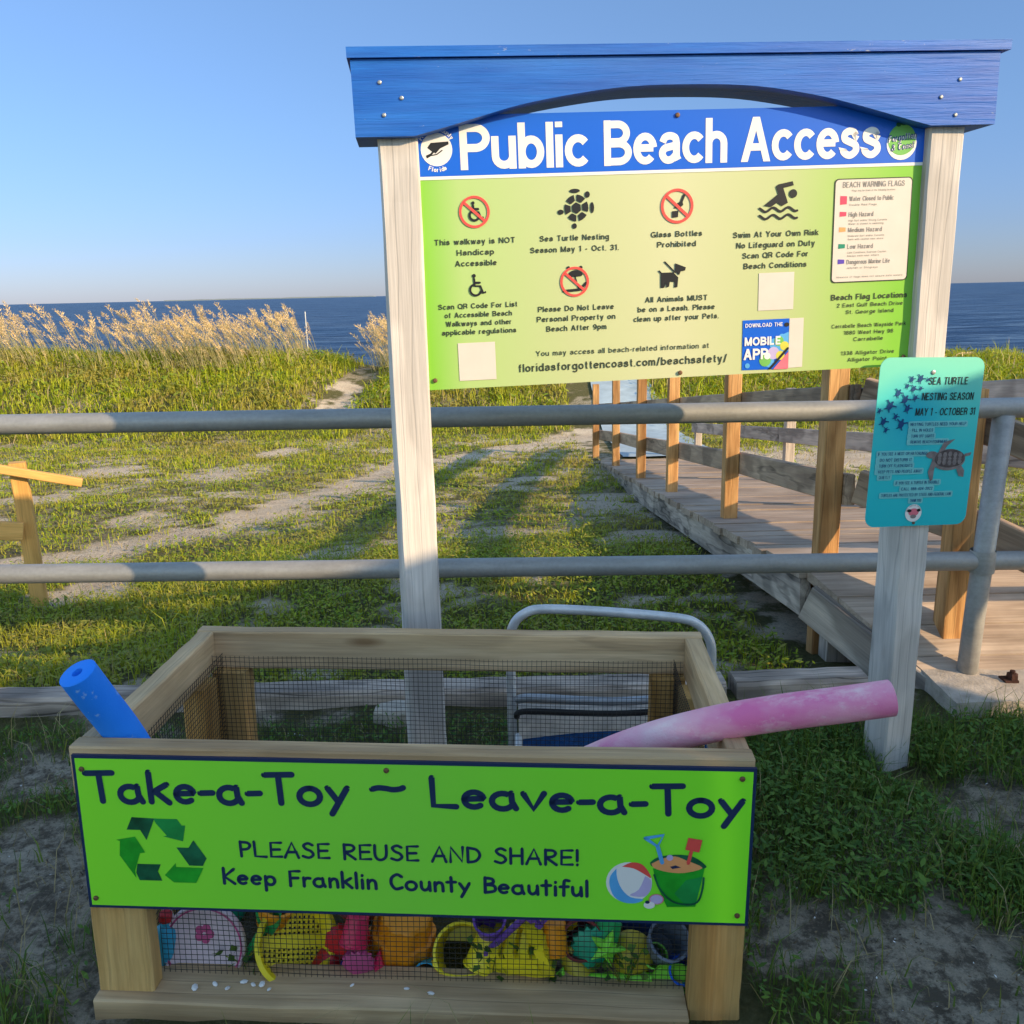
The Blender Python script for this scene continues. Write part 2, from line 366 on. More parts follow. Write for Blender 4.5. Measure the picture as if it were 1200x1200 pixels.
def link_obj(name, me, parent=None, mx=None):
    o = bpy.data.objects.new(name, me); COL.objects.link(o)
    if parent: o.parent = parent
    if mx is not None: o.matrix_local = mx
    return o
def tag(o, label=None, cat=None, group=None, kind=None):
    for k, v in (('label', label), ('category', cat), ('group', group), ('kind', kind)):
        if v: o[k] = v
    return o
def empty(name, mx, label, cat, group=None):
    o = bpy.data.objects.new(name, None); COL.objects.link(o); o.empty_display_size = .1
    o.matrix_world = mx; return tag(o, label, cat, group)
def smooth_by_angle(o, ang=40):
    me = o.data; bm = bmesh.new(); bm.from_mesh(me)
    for f in bm.faces: f.smooth = True
    for e in bm.edges:
        if len(e.link_faces) == 2 and e.calc_face_angle(0) > R(ang): e.smooth = False
    bm.to_mesh(me); bm.free()

def board(name, p0, p1, w, h, m, parent=None, up=(0, 0, 1), bevel=.004, seg=10, twist=(0, 0), bow=0, rough=.0012):
    """a sawn board: local X runs along the grain; w across (local Y), h along `up` (local Z)"""
    p0 = Vector(p0); p1 = Vector(p1); x = (p1 - p0); L = x.length; x.normalize()
    z = Vector(up); z = (z - x * z.dot(x)).normalized(); y = z.cross(x)
    mx = Matrix(((x.x, y.x, z.x, p0.x), (x.y, y.y, z.y, p0.y), (x.z, y.z, z.z, p0.z), (0, 0, 0, 1)))
    b = bevel; hw, hh = w / 2, h / 2
    sec = [(-hw + b, -hh), (hw - b, -hh), (hw, -hh + b), (hw, hh - b), (hw - b, hh), (-hw + b, hh), (-hw, hh - b), (-hw, -hh + b)]
    mb = MB(); v = []; f = []
    rr = random.Random(hash((round(p0.x, 3), round(p0.y, 3), round(p1.z, 3))) & 0xffff)
    for i in range(seg + 1):
        t = i / seg; a = R(twist[0] + (twist[1] - twist[0]) * t); ca, sa = math.cos(a), math.sin(a)
        oy = rr.uniform(-rough, rough); oz = rr.uniform(-rough, rough) - bow * 4 * t * (1 - t)
        for (sy, sz) in sec: v.append((L * t, sy * ca - sz * sa + oy, sy * sa + sz * ca + oz))
    for i in range(seg):
        for k in range(8): f.append((i * 8 + k, i * 8 + (k + 1) % 8, (i + 1) * 8 + (k + 1) % 8, (i + 1) * 8 + k))
    f.append(tuple(range(7, -1, -1))); f.append(tuple(range(seg * 8, seg * 8 + 8)))
    mb.add(v, f, m); return mb.build(name, parent, mx)

def catmull(pts, n=5, closed=False):
    P = [Vector(p) for p in pts]; out = []
    N = len(P)
    for i in range(N - 1):
        p0 = P[max(i - 1, 0)]; p1 = P[i]; p2 = P[i + 1]; p3 = P[min(i + 2, N - 1)]
        for k in range(n):
            t = k / n
            out.append(.5 * ((2 * p1) + (p2 - p0) * t + (2 * p0 - 5 * p1 + 4 * p2 - p3) * t * t + (3 * p1 - p0 - 3 * p2 + p3) * t ** 3))
    out.append(P[-1]); return out
def arc(cx, cy, rx, ry, a0, a1, n=14): return [(cx + rx * math.cos(R(a0 + (a1 - a0) * i / n)), cy + ry * math.sin(R(a0 + (a1 - a0) * i / n))) for i in range(n + 1)]
# hand-lettered alphabet: strokes on a unit cap height, second item is the advance width
HAND = {
 'T': ([[(0, .97), (.66, 1.0)], [(.33, .97), (.37, .03)]], .66), 'a': ([arc(.26, .27, .24, .27, 60, 345, 16), [(.45, .55), (.47, .25), (.56, .02)]], .58),
 'k': ([[(.04, 1.02), (.06, .02)], [(.46, .62), (.08, .32)], [(.16, .38), (.50, .0)]], .5), 'e': ([[(.05, .30), (.47, .33)] + arc(.26, .29, .22, .26, 10, 310, 16)], .5),
 '-': ([[(.0, .33), (.30, .35)]], .3), 'o': ([arc(.27, .27, .25, .27, 90, 450, 20)], .54), 'y': ([[(.03, .55), (.26, .12)], [(.50, .56), (.30, .1), (.12, -.32)]], .52),
 '~': ([catmull([(0, .33), (.10, .43), (.24, .40), (.36, .33), (.48, .38), (.54, .47)])], .54), 'L': ([[(.04, 1.0), (.07, .03), (.58, .01)]], .58),
 'v': ([[(0, .56), (.23, .03), (.46, .58)]], .46), 'P': ([[(.05, .98), (.08, .0)], catmull([(.05, .95), (.38, .92), (.50, .72), (.36, .50), (.08, .46)])], .5),
 'E': ([[(.55, .97), (.07, .95), (.07, .02), (.56, .04)], [(.08, .5), (.48, .52)]], .55), 'A': ([[(.0, .0), (.34, 1.0), (.64, .0)], [(.13, .36), (.54, .38)]], .64),
 'S': ([catmull([(.50, .86), (.30, .98), (.09, .83), (.20, .60), (.42, .46), (.52, .22), (.32, .02), (.04, .12)])], .54), 'R': ([[(.06, .98), (.07, .0)], catmull([(.06, .95), (.40, .93), (.52, .74), (.38, .54), (.08, .48)]) + [(.56, .0)]], .56),
 'U': ([catmull([(.04, .98), (.05, .30), (.20, .03), (.42, .06), (.56, .32), (.57, .98)])], .6), 'N': ([[(.04, .0), (.05, .98), (.58, .04), (.60, 1.0)]], .62),
 'D': ([[(.05, .98), (.06, .02)], catmull([(.05, .97), (.44, .86), (.60, .5), (.42, .12), (.06, .02)])], .6), 'H': ([[(.04, 1.0), (.05, .0)], [(.56, 1.0), (.57, .0)], [(.05, .52), (.56, .54)]], .6),
 '!': ([[(.06, 1.0), (.07, .3)], [(.07, .03), (.075, .05)]], .12), 'K': ([[(.05, 1.0), (.06, .0)], [(.56, .95), (.09, .45), (.58, .0)]], .56), 'p': ([[(.05, .56), (.06, -.36)], arc(.28, .28, .22, .27, 160, -165, 16)], .52),
 'F': ([[(.54, .97), (.07, .95), (.08, .0)], [(.08, .5), (.46, .52)]], .52), 'r': ([[(.05, .56), (.06, .0)], catmull([(.06, .36), (.18, .53), (.36, .53)])], .36), 'n': ([[(.05, .56), (.06, .0)], catmull([(.06, .36), (.22, .55), (.40, .45), (.44, .0)])], .46),
 'l': ([[(.05, 1.0), (.07, .0)]], .12), 'i': ([[(.06, .56), (.07, .0)], [(.06, .82), (.065, .84)]], .12), 'C': ([catmull([(.56, .84), (.34, .98), (.08, .76), (.05, .36), (.26, .04), (.58, .14)])], .58),
 'u': ([catmull([(.05, .56), (.07, .18), (.22, .02), (.40, .16), (.44, .34)]), [(.45, .56), (.48, .0)]], .5), 't': ([[(.20, .92), (.22, .0)], [(.0, .60), (.42, .62)]], .42), 'B': ([[(.06, .98), (.07, .02)], catmull([(.06, .96), (.40, .90), (.44, .66), (.08, .53)]), catmull([(.08, .53), (.50, .46), (.52, .14), (.07, .02)])], .54),
 'f': ([catmull([(.42, .95), (.24, .98), (.18, .76), (.18, .0)]), [(.0, .56), (.38, .58)]], .38), ' ': ([], .34)}
def handtext(mb, s, x0, x1, z0, z1, cap, w, m, y0=.001, gap=.13):
    """z0/z1: baseline height at the left and right end"""
    tot = sum(HAND[c][1] for c in s) + gap * (len(s) - 1); kx = (x1 - x0) / tot; cx = 0; k = 0
    for c in s:
        st, adv = HAND[c]
        for q in st:
            k += 1
            bz = z0 + (z1 - z0) * (cx / tot)
            mb.stroke([(x0 + (cx + p[0]) * kx, bz + p[1] * cap) for p in q], w, m, y0 + (k % 4) * .00012)
        cx += adv + gap

# plain grotesque alphabet drawn as flat-ended strokes (cap height 1, x-height .72)
def _sans():
    A = arc; X = .72; F = {}
    def g(ch, adv, *st): F[ch] = ([list(q) for q in st], adv)
    cm = lambda P, n=5: [(p.x, p.y) for p in catmull(P, n)]
    g('A', .68, [(0, 0), (.34, 1)], [(.34, 1), (.68, 0)], [(.13, .32), (.55, .32)])
    g('B', .60, [(0, 0), (0, 1)], [(0, 1), (.30, 1)] + A(.30, .765, .25, .235, 85, -85) + [(0, .53)], [(0, .53), (.32, .53)] + A(.32, .265, .28, .265, 85, -85) + [(0, 0)])
    g('C', .66, A(.35, .5, .35, .5, 38, 322, 22)); g('D', .64, [(0, 0), (0, 1)], [(0, 1), (.24, 1)] + A(.24, .5, .40, .5, 85, -85, 18) + [(0, 0)])
    g('E', .54, [(0, 0), (0, 1)], [(0, 1), (.54, 1)], [(0, .52), (.50, .52)], [(0, 0), (.55, 0)]); g('F', .50, [(0, 0), (0, 1)], [(0, 1), (.52, 1)], [(0, .51), (.46, .51)])
    g('G', .70, A(.36, .5, .36, .5, 38, 345, 22), [(.40, .46), (.70, .46)], [(.70, .50), (.70, 0)]); g('H', .60, [(0, 0), (0, 1)], [(.60, 0), (.60, 1)], [(0, .52), (.60, .52)])
    g('I', .0, [(0, 0), (0, 1)]); g('J', .44, [(.44, 1), (.44, .25)] + A(.22, .24, .22, .24, 0, -180)); g('K', .60, [(0, 0), (0, 1)], [(.58, 1), (.03, .40)], [(.22, .60), (.60, 0)])
    g('L', .48, [(0, 1), (0, 0)], [(0, 0), (.48, 0)]); g('M', .74, [(0, 0), (0, 1)], [(0, 1), (.37, .05)], [(.37, .05), (.74, 1)], [(.74, 1), (.74, 0)]); g('N', .60, [(0, 0), (0, 1)], [(0, 1), (.60, 0)], [(.60, 0), (.60, 1)])
    g('O', .74, A(.37, .5, .37, .5, 90, 450, 30)); g('P', .56, [(0, 0), (0, 1)], [(0, 1), (.30, 1)] + A(.30, .735, .28, .265, 85, -85) + [(0, .47)]); g('Q', .74, A(.37, .5, .37, .5, 90, 450, 30), [(.45, .25), (.74, -.06)])
    g('R', .60, [(0, 0), (0, 1)], [(0, 1), (.32, 1)] + A(.32, .75, .27, .25, 85, -85) + [(0, .5)], [(.34, .5), (.54, .38), (.56, .12), (.62, 0)])
    g('S', .58, cm([(.54, .74), (.46, .94), (.28, 1.0), (.07, .90), (.05, .68), (.28, .54), (.50, .42), (.56, .22), (.42, .03), (.24, 0), (.05, .09), (.01, .28)]))
    g('T', .60, [(0, 1), (.60, 1)], [(.30, 1), (.30, 0)]); g('U', .60, [(0, 1), (0, .30)] + A(.30, .30, .30, .30, 180, 360) + [(.60, 1)]); g('V', .64, [(0, 1), (.32, 0)], [(.32, 0), (.64, 1)])
    g('W', .92, [(0, 1), (.23, 0)], [(.23, 0), (.46, .98)], [(.46, .98), (.69, 0)], [(.69, 0), (.92, 1)]); g('X', .62, [(0, 0), (.62, 1)], [(0, 1), (.62, 0)]); g('Y', .64, [(0, 1), (.32, .45)], [(.64, 1), (.32, .45)], [(.32, .47), (.32, 0)]); g('Z', .56, [(0, 1), (.56, 1)], [(.55, 1), (.0, 0)], [(0, 0), (.57, 0)])
    g('a', .46, cm([(.03, .53), (.10, .67), (.24, .72), (.39, .66), (.43, .50)]) + [(.43, .12), (.48, .0)], cm([(.43, .44), (.26, .40), (.08, .34), (.02, .18), (.12, .02), (.28, .02), (.42, .16)]))
    bowl = lambda: A(.24, .36, .24, .36, 90, 450, 24)
    g('b', .48, [(0, 0), (0, 1)], bowl()); g('c', .44, A(.25, .36, .25, .36, 40, 320, 18)); g('d', .48, [(.48, 0), (.48, 1)], bowl()); g('e', .48, [(.01, .38), (.48, .38)], A(.245, .36, .245, .36, 4, 318, 22))
    g('f', .28, [(.12, 0), (.12, .82)] + A(.27, .84, .15, .16, 170, 90, 5), [(0, X), (.28, X)]); g('g', .48, bowl(), [(.48, X), (.48, -.06)] + A(.24, -.06, .24, .22, 0, -155, 10)); g('h', .44, [(0, 0), (0, 1)], A(.22, .46, .22, .26, 180, 0, 10) + [(.44, 0)])
    g('i', .0, [(0, 0), (0, X)], [(0, .88), (0, 1)]); g('j', .08, [(.08, X), (.08, -.15), (.0, -.27)], [(.08, .88), (.08, 1)]); g('k', .44, [(0, 0), (0, 1)], [(.42, X), (.03, .30)], [(.17, .45), (.45, 0)]); g('l', .0, [(0, 0), (0, 1)])
    g('m', .70, [(0, 0), (0, X)], A(.175, .48, .175, .24, 180, 0, 8) + [(.35, 0)], A(.525, .48, .175, .24, 180, 0, 8) + [(.70, 0)]); g('n', .44, [(0, 0), (0, X)], A(.22, .46, .22, .26, 180, 0, 10) + [(.44, 0)]); g('o', .48, bowl())
    g('p', .48, [(0, -.28), (0, X)], bowl()); g('q', .48, [(.48, -.28), (.48, X)], bowl()); g('r', .26, [(0, 0), (0, X)], A(.26, .38, .26, .33, 175, 92, 6)); g('s', .42, cm([(.39, .53), (.32, .68), (.19, .72), (.05, .64), (.05, .48), (.21, .39), (.37, .30), (.40, .14), (.28, .01), (.15, .0), (.03, .09), (.0, .20)]))
    g('t', .26, [(.12, .94), (.12, .14), (.18, .01), (.27, .01)], [(0, X), (.26, X)]); g('u', .44, [(0, X), (0, .26)] + A(.22, .26, .22, .26, 180, 360, 10), [(.44, X), (.44, 0)]); g('v', .46, [(0, X), (.23, 0)], [(.23, 0), (.46, X)]); g('w', .68, [(0, X), (.17, 0)], [(.17, 0), (.34, .70)], [(.34, .70), (.51, 0)], [(.51, 0), (.68, X)])
    g('x', .44, [(0, 0), (.44, X)], [(0, X), (.44, 0)]); g('y', .46, [(0, X), (.23, .02)], [(.46, X), (.18, -.20), (.03, -.27)]); g('z', .40, [(0, X), (.40, X)], [(.39, X), (0, 0)], [(0, 0), (.41, 0)])
    g('0', .48, A(.24, .5, .24, .5, 90, 450, 26)); g('1', .22, [(0, .80), (.20, 1)], [(.20, 1), (.20, 0)]); g('2', .48, cm([(.02, .70), (.08, .92), (.26, 1.0), (.45, .90), (.46, .66), (.24, .36), (.0, .02)]), [(0, 0), (.49, 0)])
    g('3', .48, cm([(.03, .78), (.12, .96), (.27, 1.0), (.44, .88), (.40, .62), (.20, .53)]), cm([(.20, .53), (.44, .44), (.47, .20), (.30, .01), (.12, .03), (.01, .22)])); g('4', .52, [(.40, 0), (.40, 1)], [(.39, 1), (.0, .30)], [(0, .28), (.52, .28)]); g('5', .48, [(.44, 1), (.08, 1)], [(.08, 1), (.05, .52)], cm([(.05, .52), (.26, .62), (.46, .46), (.44, .14), (.24, .0), (.02, .16)]))
    g('6', .48, cm([(.44, .84), (.30, 1.0), (.10, .90), (.0, .48), (.04, .16), (.24, .0), (.46, .18), (.42, .50), (.22, .60), (.04, .42)])); g('7', .46, [(0, 1), (.46, 1)], [(.46, 1), (.16, 0)]); g('8', .48, A(.24, .76, .20, .24, 90, 450, 20), A(.24, .27, .24, .27, 90, 450, 20)); g('9', .48, cm([(.04, .16), (.18, .0), (.38, .10), (.48, .52), (.44, .84), (.24, 1.0), (.02, .82), (.06, .50), (.26, .40), (.44, .58)]))
    g('-', .28, [(0, .38), (.28, .38)]); g('.', .02, [(.01, 0), (.01, .12)]); g(',', .04, [(.04, .10), (.0, -.14)]); g('/', .30, [(0, -.05), (.30, 1.02)]); g("'", .0, [(0, 1), (0, .72)]); g('\u2022', .12, [(.0, .42), (.12, .42)]); g(' ', .24)
    g('&', .66, cm([(.64, .0), (.42, .30), (.14, .68), (.16, .92), (.30, 1.0), (.44, .88), (.40, .68), (.08, .38), (.04, .14), (.22, .0), (.44, .10), (.60, .42)]))
    return F
SANS = _sans()
def flat_stroke(mb, pts, w, m, y):
    P = [Vector(p) for p in pts]; P = [p for i, p in enumerate(P) if i == 0 or (p - P[i - 1]).length > 1e-6]; n = len(P); L = []; Q = []
    if n == 2 and abs((P[1] - P[0]).y) > .35 * (P[1] - P[0]).length:      # diagonals and stems are cut level
        h = w * (P[1] - P[0]).length / abs((P[1] - P[0]).y); a, b = (P if P[0].y < P[1].y else P[::-1])
        mb.add([(a.x - h, -y, a.y), (a.x + h, -y, a.y), (b.x + h, -y, b.y), (b.x - h, -y, b.y)], [(0, 1, 2, 3)], m); return
    closed = (P[0] - P[-1]).length < 1e-6 and n > 6
    for i in range(n):
        if closed: a = P[i - 1] if i > 0 else P[-2]; b = P[i + 1] if i < n - 1 else P[1]
        else: a = P[max(i - 1, 0)]; b = P[min(i + 1, n - 1)]
        t = (b - a).normalized(); nn = Vector((-t.y, t.x)); k = 1.0
        if 0 < i < n - 1:
            d = (P[i] - P[i - 1]).normalized(); k = min(1.5, 1 / max(.3, nn.dot(Vector((-d.y, d.x)))))
        L.append(P[i] + nn * w * k); Q.append(P[i] - nn * w * k)
    vs = [(p.x, -y, p.y) for q in zip(L, Q) for p in q]
    mb.add(vs, [(2 * i, 2 * i + 1, 2 * i + 3, 2 * i + 2) for i in range(n - 1)], m)
def text(mb, s, x, z, cap, m, width=None, align='c', y=0, bold=0.0, shear=0.0, rot=0.0, gap=.20, lw=None):
    """printed lettering; bold = half stroke width in cap heights"""
    hw = (lw or (.062 + bold * 2.2)); gp = gap + hw * 1.1
    tot = sum(SANS[c][1] for c in s) + gp * (len(s) - 1) + 2 * hw; kx = (width / tot) if width else cap * .92
    ox = {'c': -tot * kx / 2, 'l': 0, 'r': -tot * kx}[align] + hw * kx; cx = 0; k = 0
    iw = hw * cap; ca, sa = math.cos(rot), math.sin(rot)
    for c in s:
        st, adv = SANS[c]
        for q in st:
            k += 1; pts = []; T = .72 if max(p[1] for p in q) < .75 and c not in 'rt' or (max(p[1] for p in q) < .75 and c in 'rt') else 1.0
            iv = hw; ins = lambda b: iv + b * (T - 2 * iv) / T
            if len(q) == 2: qq = [(p[0], ins(p[1])) for p in q] if abs(q[0][1] - q[1][1]) < .02 else q
            else:
                qq = [(p[0], ins(p[1]) if p[1] > -.1 else p[1]) for p in q]
                if abs(q[0][0] - q[1][0]) < .4 * abs(q[0][1] - q[1][1]) and q[0] != q[-1]: qq[0] = q[0]
                if abs(q[-1][0] - q[-2][0]) < .4 * abs(q[-1][1] - q[-2][1]) and q[0] != q[-1]: qq[-1] = q[-1]
            for a, b in qq:
                px = ox + (cx + a) * kx + shear * b * cap; pz = b * cap; pts.append((x + px * ca - pz * sa, z + px * sa + pz * ca))
            flat_stroke(mb, pts, iw * (.5 + .5 * min(1.15, kx / cap)), m, y + (k % 5) * .00006)
        cx += adv + gp

# ---------------------------------------------------------------- terrain
_T = np.random.default_rng(3).random((64, 64))
def vnoise(x, y):
    xi = np.floor(x).astype(int); yi = np.floor(y).astype(int); fx = x - xi; fy = y - yi
    fx = fx * fx * (3 - 2 * fx); fy = fy * fy * (3 - 2 * fy); g = lambda a, b: _T[a % 64, b % 64]
    return (g(xi, yi) * (1 - fx) + g(xi + 1, yi) * fx) * (1 - fy) + (g(xi, yi + 1) * (1 - fx) + g(xi + 1, yi + 1) * fx) * fy
def fbm(x, y, o=4):
    x = np.asarray(x, float); y = np.asarray(y, float); s = 0; a = .5; t = 0
    for k in range(o): s = s + a * vnoise(x + 17.3 * k, y + 9.1 * k); t += a; a *= .5; x = x * 2.03; y = y * 2.03
    return s / t
PY = [-99, 2.66, 2.8, 3.3, 4.6, 6.2, 7.4, 9.2, 11, 13, 14, 15.5, 17.5, 19, 24, 30, 60]
PZ = [0, 0, -.05, -.1, -.14, -.35, -.45, -.6, -.7, -.78, -.66, -.30, .0, -.08, -1.1, -2.4, -4.5]
def gz(x, y, fine=True):
    x = np.asarray(x, float); y = np.asarray(y, float)
    z = np.interp(y, PY, PZ)
    z = z - .11 * np.clip((-x - 1.2) / .8, 0, 1) * np.clip((y - 3.0) / .8, 0, 1) * np.clip((7.5 - y) / 2, 0, 1)
    z = z - .04 * np.exp(-((x - 1.03) ** 2 + (y - 2.13) ** 2) / .03)
    dn = np.clip((y - 13) / 3, 0, 1) * np.clip((23 - y) / 4, 0, 1)
    z = z + dn * ((fbm(x * .45 + 5, y * .45) - .5) * .35 - .020 * np.clip(x, -12, 20))
    # gap in the dune where a sand path goes down to the beach
    z = z - dn * .16 * np.exp(-((x + 2.8 - (y - 16) * .1) / .7) ** 2)
    if fine:
        near = np.clip((40 - y) / 20, 0, 1)
        z = z + near * ((fbm(x * 1.3, y * 1.3) - .5) * .05 + (fbm(x * 6, y * 6) - .5) * .028 * np.clip((14 - y) / 6, 0, 1))
    return z
def axis(lo, hi, step, far): 
    c = np.arange(lo, hi + 1e-6, step); g = [hi]; d = step
    while g[-1] < far: d *= 1.35; g.append(g[-1] + d)
    h = [lo]; d = step
    while h[-1] > -far: d *= 1.35; h.append(h[-1] - d)
    return np.concatenate([np.array(h[:0:-1]), c, np.array(g[1:])])
xs = axis(-9, 9, .055, 9000.); ys = axis(-3, 20, .055, 9000.); ys = ys[ys > -60]; 
X, Y = np.meshgrid(xs, ys); Z = gz(X, Y)
def grid_mesh(name, X, Y, Z, m):
    ny, nx = X.shape; V = np.stack([X, Y, Z], -1).reshape(-1, 3)
    i = np.arange(ny * nx).reshape(ny, nx); Q = np.stack([i[:-1, :-1], i[:-1, 1:], i[1:, 1:], i[1:, :-1]], -1).reshape(-1, 4)
    return np_mesh(name, V, Q, None, [m], None, True)
def np_mesh(name, V, Q, T, mats, mi=None, smooth=False):
    me = bpy.data.meshes.new(name); nq = 0 if Q is None else len(Q); ntri = 0 if T is None else len(T)
    me.vertices.add(len(V)); me.vertices.foreach_set('co', np.ascontiguousarray(V, np.float32).ravel())
    parts = []; 
    if nq: parts.append(np.asarray(Q, np.int32).ravel())
    if ntri: parts.append(np.asarray(T, np.int32).ravel())
    loops = np.concatenate(parts); me.loops.add(len(loops)); me.loops.foreach_set('vertex_index', loops)
    tot = np.concatenate([np.full(nq, 4), np.full(ntri, 3)]).astype(np.int32); st = np.concatenate([[0], np.cumsum(tot)[:-1]]).astype(np.int32)
    me.polygons.add(nq + ntri); me.polygons.foreach_set('loop_start', st); me.polygons.foreach_set('loop_total', tot)
    for m in mats: me.materials.append(M[m] if isinstance(m, str) else m)
    if mi is not None: me.polygons.foreach_set('material_index', np.asarray(mi, np.int32))
    if smooth: me.polygons.foreach_set('use_smooth', np.ones(nq + ntri, bool))
    me.update(calc_edges=True); me.validate()
    return me

# bare sand: a worn path from the lower left to the walkway's far end, a few bare patches
PATH = [(-3.6, 5.3), (-2.86, 5.85), (-2.23, 6.54), (-1.61, 8.39), (-1.35, 10.15), (-.41, 11.02), (.48, 12.15), (1.15, 13.1)]
def seg_dist(x, y, P):
    d = np.full(np.shape(x), 1e9)
    for (ax, ay), (bx_, by) in zip(P[:-1], P[1:]):
        t = np.clip(((x - ax) * (bx_ - ax) + (y - ay) * (by - ay)) / ((bx_ - ax) ** 2 + (by - ay) ** 2), 0, 1)
        d = np.minimum(d, np.hypot(x - ax - t * (bx_ - ax), y - ay - t * (by - ay)))
    return d
BARE = [(.78, 1.42, .20), (.56, 1.55, .12), (1.18, 1.98, .15), (-1.18, 1.85, .20), (-1.0, 1.6, .16), (-1.3, 2.2, .13), (.62, 1.22, .12), (1.0, 1.3, .12), (-1.15, 3.95, .13), (.78, 6.9, .28), (.82, 7.6, .25), (.6, 3.9, .14),
        (-4.7, 10.4, .45), (-3.2, 9.6, .35), (-3.0, 11.9, .3), (-4.4, 8.2, .35), (.2, 9.0, .25), (1.5, 1.9, .2), (-2.3, 4.6, .25), (.85, 5.5, .25), (-2.75, 15.2, .42), (-2.9, 16.2, .35), (-2.65, 14.4, .4), (3.2, 7.5, .8), (3.6, 10, 1.0), (4.4, 6.2, .6)]
def cover(x, y):
    """0 bare sand .. 1 full plant cover"""
    c = fbm(x * 1.7 + 3, y * 1.7 + 8, 4) * .62 + fbm(x * 9 + 1, y * 9, 3) * .38
    c = np.clip((c - .42) * 6.5 + .45, 0, 1)
    c = np.where(y < 2.6, np.where(x > .35, np.clip(c * .6 + .55, 0, 1), np.clip(c * .9 + .26, 0, 1)), np.clip(c * 1.0 + .12, 0, 1))
    c = np.where((y > 6.5) & (y < 13.2), np.clip(c * .50 + .09 + .75 * np.clip(fbm(x * 11, y * 11, 3) - .42, 0, 1) * (1 + c), 0, 1), c)
    c = np.where((y > 4.6) & (y <= 6.5), np.clip(c * (1 - .38 * (y - 4.6) / 1.9), 0, 1), c)
    pd = seg_dist(x, y, PATH) + (fbm(x * 3, y * 3) - .5) * .45 + (fbm(x * 11, y * 11) - .5) * .40
    c = c * np.clip((pd - .10 - .012 * np.clip(y - 5, 0, 8)) * 4, 0, 1)
    for bx_, by, r in BARE:
        d = np.hypot(x - bx_, y - by) + (fbm(x * 5, y * 5) - .5) * r * 1.6 + (fbm(x * 16, y * 16) - .5) * r * .8; c = c * np.clip((d - r * .75) / (r * .5) + .12, 0, 1)
    return c
def lushness(x, y):
    l = np.where(y < 2.6, np.where(x > .4, 1.0, .85), .95)
    l = np.where((y > 2.6) & (y < 5) & (x < .9), 1.05, l)
    l = np.where((y > 7.2) & (y < 13), .8, l); l = np.where((y > 5) & (y <= 7.2), .9, l)
    l = np.where((x > 1.0) & (x < 2.2) & (y > 2.9), .25, l)
    return l

def mk_ground():
    s = NT('sandy_ground'); at = s.n('Attribute'); at.attribute_name = 'plant_cover'; dt = s.n('Attribute'); dt.attribute_name = 'trodden_soil'
    v = s.obj((1, 1, 1), False)
    n1 = s.noise(v, 3.5, 8, .62); n2 = s.noise(v, 38, 7, .75); n3 = s.noise(v, 190, 5, .8)
    sand = s.ramp(n1, [(.3, (.64, .52, .39)), (.55, (.80, .68, .52)), (.75, (.88, .77, .62))])
    sand = s.mix(.42, sand, s.ramp(n2, [(.36, (.42, .38, .33)), (.56, (1, 1, 1))]), 'MULTIPLY')
    deb = s.ramp(s.noise(s.obj((1, 1, 1), False), 75, 6, .8), [(.55, (0, 0, 0)), (.62, (1, 1, 1))])
    sand = s.mix(s.mix(.5, (0, 0, 0), deb), sand, (.13, .10, .065))
    sand = s.mix(.3, sand, s.ramp(n3, [(.38, (.45, .43, .40)), (.55, (1, 1, 1))]), 'MULTIPLY')
    dirtm = s.ramp(s.noise(v, 17, 9, .78), [(.43, (1, 1, 1)), (.55, (.12, .12, .12))])
    dmul = s.mix(dt.outputs['Fac'], (0, 0, 0), dirtm)
    sand = s.mix(dmul, sand, (.19, .155, .115))
    soil = s.ramp(n2, [(.3, (.07, .075, .025)), (.55, (.15, .14, .06)), (.75, (.25, .21, .11))])
    w = s.n('MapRange'); s.l(n2, w.inputs[0]); w.inputs[1].default_value = .3; w.inputs[2].default_value = .7; w.inputs[3].default_value = -.35; w.inputs[4].default_value = .35
    ad = s.n('Math', operation='ADD', use_clamp=True); s.l(at.outputs['Fac'], ad.inputs[0]); s.l(w.outputs[0], ad.inputs[1])
    c = s.mix(s.ramp(ad.outputs[0], [(.3, (0, 0, 0)), (.75, (1, 1, 1))]), sand, soil)
    s.base(c, .95, .1); s.bump(s.mix(.35, n2, n3), 1.0, .05); return s.m
M['ground'] = mk_ground()
gm = grid_mesh('ground', X, Y, Z, M['ground'])
cv = cover(X, Y).ravel(); cv = np.where(Y.ravel() > 21, .1, np.where(Y.ravel() > 12.9, np.maximum(cv, .55) * np.where(cv < .1, .2, 1), cv))
a = gm.attributes.new('plant_cover', 'FLOAT', 'POINT'); a.data.foreach_set('value', cv.astype(np.float32))
a = gm.attributes.new('trodden_soil', 'FLOAT', 'POINT'); a.data.foreach_set('value', np.clip((2.9 - Y.ravel()) / .5, 0, 1).astype(np.float32))
tag(link_obj('ground', gm), kind='structure')

def mk_sea():
    s = NT('gulf_water'); v = s.obj((.35, 1.0, 1), False)
    n = s.noise(v, .55, 8, .68, .3); n2 = s.noise(s.obj((.12, .9, 1), False), .09, 6, .6)
    n3 = s.noise(s.obj((.16, 1.0, 1), False), .8, 9, .8)
    c = s.mix(.7, s.ramp(n2, [(.3, (.005, .024, .085)), (.5, (.014, .055, .15)), (.68, (.032, .10, .23))]), s.ramp(n3, [(.42, (.004, .016, .05)), (.50, (.022, .062, .14)), (.575, (.13, .21, .31))]))
    cap = s.ramp(s.noise(s.obj((.25, 1.6, 1), False), .5, 8, .75), [(.715, (0, 0, 0)), (.74, (1, 1, 1))])
    c = s.mix(cap, c, (.5, .52, .52))
    s.base(c, .45, .12); s.bump(n, .9, .6); return s.m
M['sea'] = mk_sea()
sx_ = axis(-60, 60, 1.5, 30000.); sy_ = np.concatenate([np.arange(24, 90, 1.0), 90 * 1.12 ** np.arange(0, 52)])
